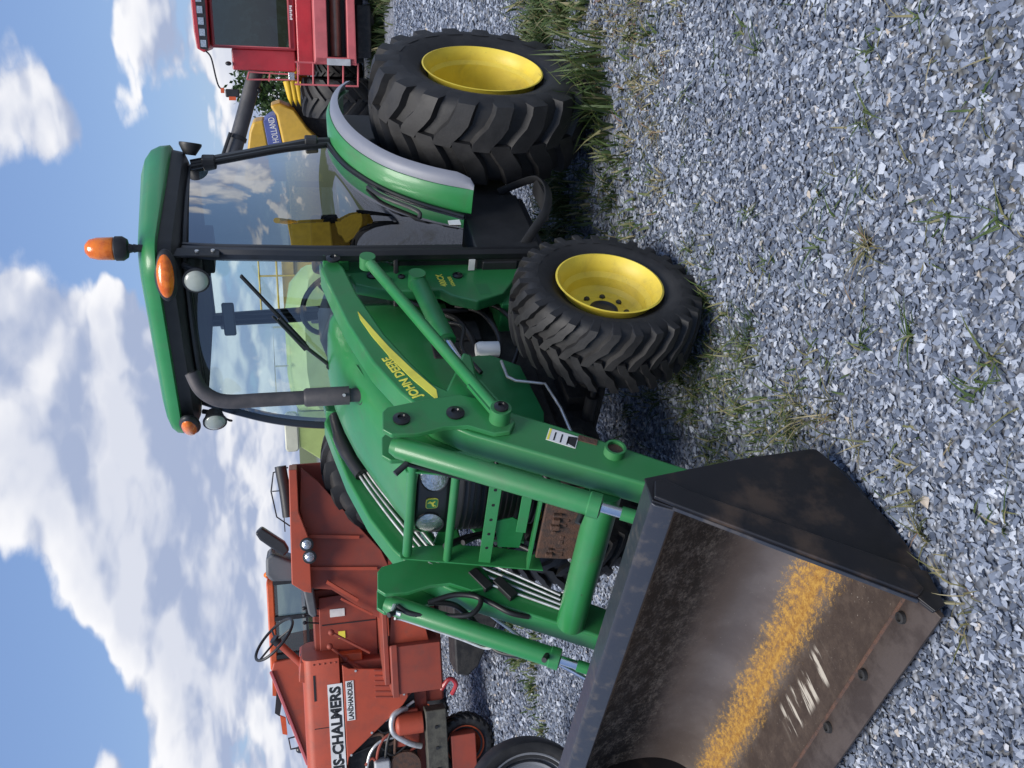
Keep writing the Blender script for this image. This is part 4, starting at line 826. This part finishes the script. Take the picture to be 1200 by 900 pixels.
mk('frame_rail', [box(-1.6, .46, -.10, .06, .475, .675)], WOOD, AC, .012)
for k in range(5): mk('rail_bolt', cyl((-.5+.2*k, -.10, .58), (-.5+.2*k, -.115, .58), .016, 8), BLK, AC)
mk('transmission', [box(.45, 1.6, .15, .55, .45, .92), cyl((.9, .12, .68), (.9, .2, .68), .14)], ACDRK, AC, .03)
mk('hitch_hose', tube(spline([(.62, -.02, .50), (.72, -.05, .42), (.66, -.05, .36), (.56, -.02, .40)]), .022, 8), CASER, AC)
wheel(AC, (.04, .08, .29), 0, .29, .17, .185, 22, .014, 'r4', ACORG, -1, .06, 6, .07, .045, ACDRK)
mk('axle_beam', box(-.6, .18, -.08, .05, .20, .44), ACDRK, AC, .01)
mk('wheel_block', prism([(1.02, .40), (1.10, .30), (1.45, .12), (1.9, .12), (1.9, .5), (1.05, .5)], -.95, -.6), DARK, AC, .02); mk('wheel_block_arm', box(1.3, 1.9, -.6, .2, .30, .5), DARK, AC)  # plain dark block and arm stand in for a dark wheel under the tractor
wheel(AC, (2.85, .1, .76), 0, .76, .42, .42, 18, .045, 'bar', ACORG, -1, .15, 8, .15, .1, ACDRK)
# platform, console, controls
cs = mk('console_panel', prism([(.88, 1.06), (.90, 1.57), (1.02, 1.61), (1.55, 1.60), (1.58, 1.05)], .28, .34), ACDRK, AC, .01)
mk('paper_label', box(1.355, 1.43, .272, .279, 1.36, 1.50), WHITE, cs); mk('yellow_label', box(1.14, 1.21, .272, .279, 1.365, 1.43), DECY, cs)
mk('console_seam', [box(1.28, 1.29, .272, .2795, 1.07, 1.58)], BLK, cs)
mk('fuel_tank', box(.98, 1.62, .34, .8, 1.0, 1.66), ACDRK, AC, .02)
mk('orange_pedal_plate', box(.90, 1.02, .15, .27, 1.22, 1.44), ACORG, AC, .01)
mk('foot_platform', [box(.80, 1.70, -.25, .3, 1.0, 1.05)], ACDRK, AC, .01)
mk('tool_box', [box(.72, 1.16, -.30, .1, .53, .995), box(.70, 1.18, -.315, -.30, .93, .99)], ACDRK, AC, .012)
mk('step_plate', [prism([(1.16, .62), (1.16, .99), (1.95, .90), (1.95, .78)], -.2, -.16)], ACRED, AC, .005)
for (x0, z0, x1, z1) in ((1.12, 1.52, .80, 1.20), (.98, 1.38, .82, 1.16), (1.25, 1.5, 1.02, 1.15)): mk('control_lever', [tube([(x0, .12, z0), (x1, .10, z1)], .014, 8), ell((x0, .12, z0), (.03, .03, .03), 10, 8)], ACDRK, AC)
for k in range(3): mk('hand_lever', [tube([(1.30+.07*k, .3, 1.58), (1.33+.07*k, .28, 1.72)], .008, 6), ell((1.33+.07*k, .28, 1.74), (.02, .02, .02), 10, 8)], BLK, AC)
mk('cowl', [prism([(.80, 1.70), (.84, 1.82), (1.02, 1.80), (1.03, 1.5)], .05, .6)], ACRED, AC, .01)
mk('steering_column', tube([(.90, .30, 1.76), (1.16, .30, 1.99)], .035, 14), ACRED, AC)
# steering wheel tilted back towards the seat
sc_ = Vector((1.20, .30, 2.03)); sn = Vector((.74, -.18, .66)).normalized(); sa = sn.cross(Vector((0, 1, 0))).normalized(); sb = sn.cross(sa)
sr = mk('steering_wheel', [tube([sc_ + .235*(math.cos(t)*sa + math.sin(t)*sb) for t in np.linspace(0, 6.2832, 41)], .014, 8), cyl(sc_-sn*.05, sc_+sn*.01, .045)], BLK, AC)
for t in (.5, 2.6, 4.7): mk('spoke', [tube([sc_-sn*.02, sc_ + .235*(math.cos(t)*sa + math.sin(t)*sb)], .010, 6)], BLK, sr)
se = mk('seat', [loft([[(1.42+.12*q, y, 1.64+.10*q) for y in (.05,)] and [(a, y, z) for a, z in ((1.44, 1.62), (1.42, 1.66), (1.46, 1.70), (1.84, 1.76), (1.90, 1.74), (1.88, 1.66))] for y, q in ((.05, 0), (.08, .3), (.45, .3), (.48, 0))])], GREYST, AC, .02)
mk('seat_back', loft([[(a, y, z) for a, z in ((1.78, 1.76), (1.80, 2.02), (1.86, 2.065), (2.02, 2.06), (2.06, 2.0), (1.93, 1.74))] for y in (.05, .08, .45, .48)]), GREYST, se, .03)
mk('seat_arm', loft([[(a, y, z) for a, z in ((2.03, 1.90), (2.20, 2.10), (2.27, 2.14), (2.32, 2.08), (2.16, 1.88), (2.08, 1.84))] for y in (0, .02, .10, .12)]), MIRR, se, .02)
mk('seat_pedestal', box(1.70, 2.1, .12, .4, 1.2, 1.66), DARK, se)
# fender with its lamps
fn = mk('fender', [prism([(2.84, 1.81), (1.80, 1.835), (1.72, 1.73), (1.70, 1.66), (2.20, 1.66), (2.45, 1.74), (2.84, 1.735)], -.15, .45)], ACRED, AC, .01)
mk('fender_skirt', prism([(1.72, 1.70), (1.68, 1.48), (1.32, 1.0), (1.40, .95), (1.62, .85), (2.0, 1.0), (2.35, 1.28), (2.7, 1.55), (2.84, 1.70), (2.45, 1.73), (2.2, 1.68)], .0, .05), ACDRK, fn, .006)
mk('skirt_rib', [bar((1.9, -.012, 1.66), (1.84, -.012, 1.05), .03, .03, (0, 1, 0)), bar((2.2, -.012, 1.66), (2.15, -.012, 1.2), .03, .03, (0, 1, 0))], ACRED, fn)
mk('inner_wall', box(1.7, 2.84, .45, .5, .9, 1.78), ACDRK, fn)
for (a, h) in ((2.155, 1.685), (2.04, 1.665)):
    lp = mk('work_lamp', [lathe([(-.02, .055), (.03, .062), (.034, .050)], (a, -.16, h), (0, -1, 0), 20)], BLK, fn); mk('lamp_lens', lathe([(.02, .05), (.04, .04), (.05, 0)], (a, -.16, h), (0, -1, 0), 20), LENS_C, lp, ang=70)
mk('brace', [bar((1.78, -.1, 1.52), (1.58, -.1, 1.25), .05, .03), bar((1.60, -.06, 1.40), (1.42, -.06, 1.12), .02, .02)], ACRED, AC)
mk('wire_guard', [tube([(2.25, .4, 1.83), (2.35, .4, 1.95), (2.6, .4, 1.99), (2.78, .4, 1.96), (2.82, .4, 1.82)], .007, 6), tube([(2.6, .4, 1.82), (2.6, .4, 1.98)], .006, 6), tube([(2.2, .4, 1.88), (2.8, .4, 1.89)], .005, 6)], BLK, AC)
mk('rolled_canvas', tube(spline([(2.35, .35, 1.84), (2.6, .35, 1.86), (2.75, .35, 1.88), (2.84, .35, 1.89)]), .055, 10), BLK, AC)

# a second orange red machine whose cab stands behind it
CB = thing('orange_cab_machine', 'orange red harvester cab with sloping cowl behind the lettered hood', 'harvester', (.67-3*.761, -5.36-3*.649, 0), YAW-math.pi/2)
mk('cab_roof', prism(rrect(.07, 1.20, 0, 1.3, .08), 2.10, 2.19, 'z'), ACORG, CB, .02)
mk('cowl', [prism([(.10, 2.18), (.20, 2.15), (.30, 1.1), (-1.15, 1.1), (-1.15, 1.78)], -.05, 1.2)], ACRED, CB, .02)
mk('cowl_highlight', bar((.10, -.06, 2.185), (-1.12, -.06, 1.80), .05, .04), CASEP, CB, .01)  # pale bar paints the highlight along the cowl's sloping edge
mk('cab_body', [box(.15, 1.2, .02, 1.2, .3, 1.55)], ACRED, CB, .02)
for a in (.22, .70, 1.15): mk('cab_post', box(a, a+.05, .0, .05, 1.5, 2.11), BLK, CB)
gw = mk('cab_window', box(.2, 1.2, .06, .066, 1.55, 2.10), GLASSB, CB); mk('window_sash', box(.2, 1.2, .03, .05, 1.70, 1.73), BLK, gw)
mk('lower_tank', [box(-1.2, 1.3, .1, 1.2, .35, 1.12)], ACDRK, CB, .03)
wheel(CB, (-.7, -.1, .38), 0, .38, .25, .2, 18, .02, 'bar', ACORG, -1, .08, 6, .08, .05, None); wheel(CB, (1.0, -.1, .38), 0, .38, .25, .2, 18, .02, 'bar', ACORG, -1, .08, 6, .08, .05, None)
mk('beacon', [lathe([(0, .04), (.06, .045), (.09, .02), (.095, 0)], (1.25, .2, 2.13), (0, 0, 1), 16)], LENS_O, CB)
mk('mirror', [prism([(-.25, 2.14), (-.55, 2.18), (-.60, 2.12), (-.30, 2.06)], .3, .36), tube([(-.3, .3, 2.1), (-.7, .3, 2.0), (-.85, .3, 1.85)], .02, 6)], BLK, CB)
mk('marker_panel', [prism([(-.10, 2.19), (-.35, 2.20), (-.36, 2.15), (-.12, 2.12)], .38, .42), prism([(-.62, 2.12), (-.86, 2.10), (-.88, 2.04), (-.66, 2.05)], .38, .42)], ACORG, CB)
mk('chain_guard', [tube([(-.80, .1, 1.85), (-.82, .1, 2.02), (-.96, .1, 2.0), (-.95, .1, 1.84)], .012, 6), ell((-.98, .1, 1.88), (.05, .04, .06), 12, 8)], MIRR, CB)

# the pale green machine seen past and through the cab
PG = thing('pale_green_harvester', 'pale green harvester with cream end panel behind the tractor cab', 'harvester', (.67-3.2*.761, -5.36-3.2*.649, 0), YAW-math.pi/2)
mk('cream_panel', prism(rrect(2.80, 3.30, 1.70, 1.87, .05), -.1, .8), CLW, PG, .02)
mk('lower_panel', prism([(3.3, 1.69), (2.86, 1.69), (2.62, 1.36), (2.66, 1.30), (3.3, 1.2)], -.08, .7), CLAAS, PG, .01)
mk('body', loft([[(a, y, z) for y, z in ((-.1, .5), (-.1, zt-.25), (.05, zt-.06), (.3, zt), (1.0, zt), (1.2, zt-.2), (1.2, .5))] for a, zt in ((3.31, 1.66), (3.45, 1.76), (3.8, 1.80), (4.6, 1.80), (5.0, 1.72), (5.2, 1.55))]), CLAAS, PG, .01)
mk('hand_rail', [tube([(3.4, 0, 1.78), (3.4, 0, 1.95), (4.4, 0, 1.95), (4.4, 0, 1.78)], .015, 6), tube([(3.9, 0, 1.78), (3.9, 0, 1.95)], .012, 6)], CLW, PG)
for a in (3.3, 4.8): wheel(PG, (a, .1, .5), 0, .5, .3, .27, 18, .03, 'bar', CLW, -1, .1, 6, .1, .06, None)

# ------------------------------------------------------------------ the red combine
yc = math.atan2(-2.2-CAMP.y, -10.3-CAMP.x)
CO = thing('red_combine', 'red combine harvester with dark windscreen and unloading auger', 'combine', (-10.3, -2.2, 0), yc-math.pi/2)
mk('cab_body', [box(-.345, 1.6, .02, 1.5, 1.40, 2.74), box(-.68, -.34, .10, 1.4, 1.42, 2.44)], CASER, CO, .03)
cw = mk('windscreen', box(-.295, 1.55, -.01, .012, 1.52, 2.68), GLASSB, CO); mk('windscreen_seal', [box(-.31, -.295, -.016, .014, 1.50, 2.70), box(-.31, 1.55, -.016, .014, 1.495, 1.52)], CASEP, cw)
mk('screen_backing', box(-.29, 1.5, .0125, .0185, 1.53, 2.67), mat('painted_cab_gloom', (.012, .020, .022), .6, col2=(.11, .15, .16), nscale=5, contrast=(.48, .60)), cw)  # dim cab interior and its paler patches are painted onto this panel
mk('roof_visor', [prism([(-.42, 2.84), (-.36, 2.95), (-.1, 2.975), (1.7, 3.0), (1.7, 2.72), (-.34, 2.76)], -.20, 1.5)], CASER, CO, .02)
mk('lamp_bar', [prism([(-.38, 2.78), (-.36, 2.90), (1.68, 2.945), (1.68, 2.76)], -.215, -.2005)], BLK, CO)
for k in range(9):
    a = -.335+.165*k; mk('roof_lamp', box(a, a+.105, -.225, -.2155, 2.80+.006*k, 2.885+.006*k), LENS_C, CO)
for k in range(7): mk('maker_mark', [box(.13+.032*k, .155+.032*k, -.008, .0195, 1.445+.012*(k % 2), 1.49)], WHITE, CO)
mk('sill', box(-.72, 1.6, -.06, 1.2, 1.12, 1.395), CASER, CO, .03)
fh = mk('feeder_house', [box(-.50, 1.6, -.7, -.1, .93, 1.13), box(-.50, 1.6, -.7, -.1, .50, .62), box(-.50, -.40, -.7, -.1, .50, 1.13)], CASEP, CO, .015)
mk('feeder_drum', [cyl((-.39, -.35, .78), (1.6, -.35, .78), .085, 20)], mat('worn_drum', (.30, .24, .18), .4, .6, nscale=8), fh)
mk('feeder_backing', box(-.40, 1.6, -.16, -.11, .6, .95), BLKS, fh)
mk('feeder_plate', box(-.52, -.42, -.72, -.705, .58, .95), GREYB, fh)
mk('underside', [box(-.5, 1.6, .0, 2.0, .30, 1.1), cyl((.1, -.4, .28), (.3, -.4, .28), .12), box(-.4, .4, -.55, -.2, .22, .46)], DARK, CO, .03)
wheel(CO, (-1.10, .55, .68), math.pi/2, .68, .66, .35, 16, .05, 'bar', CASEP, 1, .2, 8, .15, .1, None, n=56)
wheel(CO, (1.95, .55, .68), math.pi/2, .68, .66, .35, 16, .05, 'bar', CASEP, -1, .2, 8, .15, .1, None, n=56)
wheel(CO, (-.8, 3.6, .5), math.pi/2, .5, .4, .27, 16, .04, 'bar', CASEP, 1, .15, 8, .12, .08, None, n=40)
wheel(CO, (1.6, 3.6, .5), math.pi/2, .5, .4, .27, 16, .04, 'bar', CASEP, -1, .15, 8, .12, .08, None, n=40)
mk('grain_tank', [box(-.55, 1.6, 1.5, 4.2, .9, 2.30)], CASER, CO, .05)
ld = mk('ladder', [tube([(-.50, -.5, 1.45), (-.50, -.5, .43)], .016, 6), tube([(-.84, -.5, 1.47), (-.84, -.5, .44)], .016, 6)], CASEP, CO)
for k in range(5): mk('rung', tube([(-.50, -.5, .44+.24*k), (-.84, -.5, .45+.24*k)], .014, 6), CASEP, ld)
hr = mk('hand_rail', [tube([(-.70, .1, 2.18), (-.72, .1, 1.40)], .014, 6), tube([(-.82, .1, 2.22), (-.80, .1, 1.42)], .014, 6), tube([(-.70, .1, 2.18), (-.82, .1, 2.22)], .014, 6), tube([(-.71, .1, 1.85), (-.84, .1, 1.87)], .012, 6)], CASEP, CO)
mk('side_lamp', obox((-.74, .05, 1.50), (.12, .1, .10)), LENS_C, CO, .01)
mk('cab_side_lamp', ell((-.58, .1, 2.50), (.035, .05, .05), 12, 8), BLK, CO)
ma = mk('mirror_arm', tube(spline([(-.40, -.1, 2.82), (-.50, -.1, 2.75), (-.80, -.1, 2.70), (-.94, -.1, 2.66), (-.99, -.1, 2.58)]), .013, 6), BLK, CO)
mk('mirror', obox((-1.03, -.12, 2.46), (.13, .05, .22), (0, 0, R(10))), BLK, ma, .02); mk('reflector', [box(-1.03, -.95, -.15, -.10, 2.585, 2.64), box(-1.14, -1.06, -.15, -.10, 2.41, 2.52)], ACORG, ma)
ag = mk('unloading_auger', [cyl((-.40, .9, 1.98), (-2.6, .2, 2.72), .13, 20)], mat('auger_grey', (.06, .062, .068), .45, nscale=5, dust=.3), CO)
mk('auger_collar', [cyl((-1.78, .46, 2.445), (-1.84, .44, 2.465), .155, 20), tube([(-1.7, .3, 2.56), (-2.1, .2, 2.72), (-2.3, .15, 2.84)], .03, 8)], BLK, ag)
mk('auger_lamp', ell((-1.02, .65, 2.06), (.045, .045, .045), 10, 8), BLK, ag)

# ------------------------------------------------------------------ the yellow forage machine beside the combine
NH = thing('yellow_forage_harvester', 'yellow forage harvester with blue lettered band beside the red combine', 'harvester', (-10.3+2*math.cos(yc), -2.2+2*math.sin(yc), 0), yc-math.pi/2)
mk('spout_hood', prism([(-2.75, 2.45), (-2.2, 2.36), (-1.85, 2.30), (-1.66, 2.22), (-1.62, 2.02), (-2.75, 1.88)], -.2, .7), NHY, NH, .05)
bb_ = mk('blue_band', prism([(-2.75, 1.88), (-1.64, 2.03), (-1.54, 1.90), (-1.52, 1.80), (-2.1, 1.70), (-2.75, 1.66)], -.22, .7), NHB, NH, .01)
text('lettering', 'HOLLAND', .16, (-2.02, -.2215, 1.765), (1, 0, .16), (-.16, 0, 1), WHITE, bb_, .002, .001, 'LEFT', .62)
mk('lower_hood', prism([(-2.75, 1.66), (-2.1, 1.69), (-1.52, 1.79), (-1.36, 1.90), (-1.30, 1.72), (-1.40, 1.46), (-1.75, 1.22), (-2.0, .95), (-2.75, .85)], -.26, .7), NHY, NH, .05)
mk('chassis', [box(-2.9, -1.3, 0, 1.6, .35, 1.5)], DARK, NH, .03)
for k in range(5): mk('gathering_point', lathe([(0, 0), (.1, .05), (.5, .10), (.52, 0)], (-.95-.10*k, -.3, 1.46-.10*k), (.35, .9, -.2), 12), NHY2, NH)
for k in range(5): mk('divider_cone', lathe([(0, 0), (.15, .05), (.45, .085), (.46, 0)], (-1.36, -.28, 1.50-.085*k), (1, .1, .12), 12), NHY2, NH)
wheel(NH, (-2.4, -.1, .55), 0, .55, .4, .3, 16, .04, 'bar', NHY, -1, .12, 6, .1, .06, None, n=40)

mk('rear_platform', [box(-5.6, -2.75, .2, 1.4, 1.0, 1.62), box(-5.6, -4.2, .15, .2, 1.60, 1.85)], NHY, NH, .03)
mk('platform_rail', [tube([(-4.15, .1, 1.6), (-4.15, .1, 2.3), (-5.6, .1, 2.3)], .025, 6), tube([(-4.7, .1, 1.6), (-4.7, .1, 2.3)], .02, 6), tube([(-4.15, .1, 1.95), (-5.6, .1, 1.95)], .02, 6)], NHY2, NH)
wheel(NH, (-5.0, -.1, .5), 0, .5, .4, .28, 16, .04, 'bar', NHY, -1, .12, 6, .1, .06, None, n=40)

# ------------------------------------------------------------------ wheel of a parked implement at the picture's edge
IW = thing('implement_wheel', 'black implement wheel with grey rim standing beyond the loader bucket', 'wheel', (2.45, -2.70, 0), YAW-math.pi/2+R(14))
wheel(IW, (0, .1, .42), 0, .42, .24, .32, 0, .01, 'r4', mat('dull_grey_rim', (.22, .23, .25), .5, nscale=6, dust=.3), -1, .05, 6, .1, .06, None)
mk('axle', cyl((0, .1, .42), (0, .9, .42), .05), DARK, IW)

# ------------------------------------------------------------------ trees on the far side of the yard
def tree(x, y, h, w, seed, label):
    rs = np.random.default_rng(seed); t = thing('tree', label, 'tree', (x, y, 0), 0, 'trees beyond the yard')
    limbs = [tube([(0, 0, 0), (.05*h*.2, 0, h*.3), (0, .02*h, h*.6), (0, 0, h*.92)], [.035*h, .028*h, .016*h, .004*h], 8)]
    cl = []
    for i in range(26):
        a = rs.uniform(0, 6.28); z = h*rs.uniform(.28, .97); r_ = w*.5*math.sin(min(1, (1.02-z/h)*1.5)*1.4)*rs.uniform(.35, 1.0)
        e = (r_*math.cos(a), r_*math.sin(a), z); cl.append(e)
        limbs.append(tube([(0, 0, z*.72), (e[0]*.5, e[1]*.5, z*.88), e], [.010*h, .007*h, .002*h], 5))
    mk('trunk', limbs, mat('bark', (.07, .055, .042), .9, bump=.4), t)
    V = []; F = []
    for c in cl:
        for _ in range(150):
            p = np.array(c) + rs.normal(0, 1, 3)*w*np.array([.085, .085, .07]); s_ = rs.uniform(.06, .13)*h*.3; d1 = rs.normal(0, 1, 3); d1 /= np.linalg.norm(d1); d2 = np.cross(d1, rs.normal(0, 1, 3)); d2 /= np.linalg.norm(d2); o = len(V)
            V += [tuple(p-d1*s_), tuple(p+d2*s_*.5), tuple(p+d1*s_), tuple(p-d2*s_*.5)]; F.append((o, o+1, o+2, o+3))
    me = bpy.data.meshes.new('crown'); me.from_pydata(V, [], F); me.materials.append(LEAF); o = bpy.data.objects.new('crown', me); COL.objects.link(o); o.parent = t
def polar(px_dir, dist): return CAMP.x + px_dir[0]*dist, CAMP.y + px_dir[1]*dist
tree(*polar((-.925, -.365), 30), 3.0, 2.6, 3, 'small leafy tree standing between the combine and the yellow harvester')

# ------------------------------------------------------------------ a yellow harvester parked off to the right, mirrored in the cab door
YH = thing('yellow_harvester', 'yellow harvester reflected in the side glass of the tractor cab', 'harvester', (-11.5, 12.0, 0), R(-42))
mk('body', [box(-1.5, 1.5, -.9, .9, 1.1, 2.6), box(-2.6, -1.4, -.7, .7, .9, 2.0)], NHY2, YH, .05)
mk('cab', [box(1.5, 2.7, -.7, .7, 1.3, 3.0)], NHY2, YH, .05)
for (x0, x1, z0, z1) in ((-.9, -.3, 1.6, 2.3), (.2, .5, 1.6, 2.3), (1.65, 2.5, 1.8, 2.8)): mk('window', box(x0, x1, -.93, -.905, z0, z1) if x1 < 1.5 else box(x0, x1, -.73, -.705, z0, z1), GLASSB, YH)
mk('grain_spout', cyl((-1.2, -.8, 2.7), (2.2, -1.0, 3.5), .16), NHY2, YH)
for (x, y, r_) in ((1.2, -.9, .8), (1.2, .9, .8), (-2.0, -.8, .5), (-2.0, .8, .5)): wheel(YH, (x, y, r_), 0, r_, .5, r_*.52, 14, .05, 'bar', NHY2, -1 if y < 0 else 1, .15, 6, .12, .07, None, n=32)
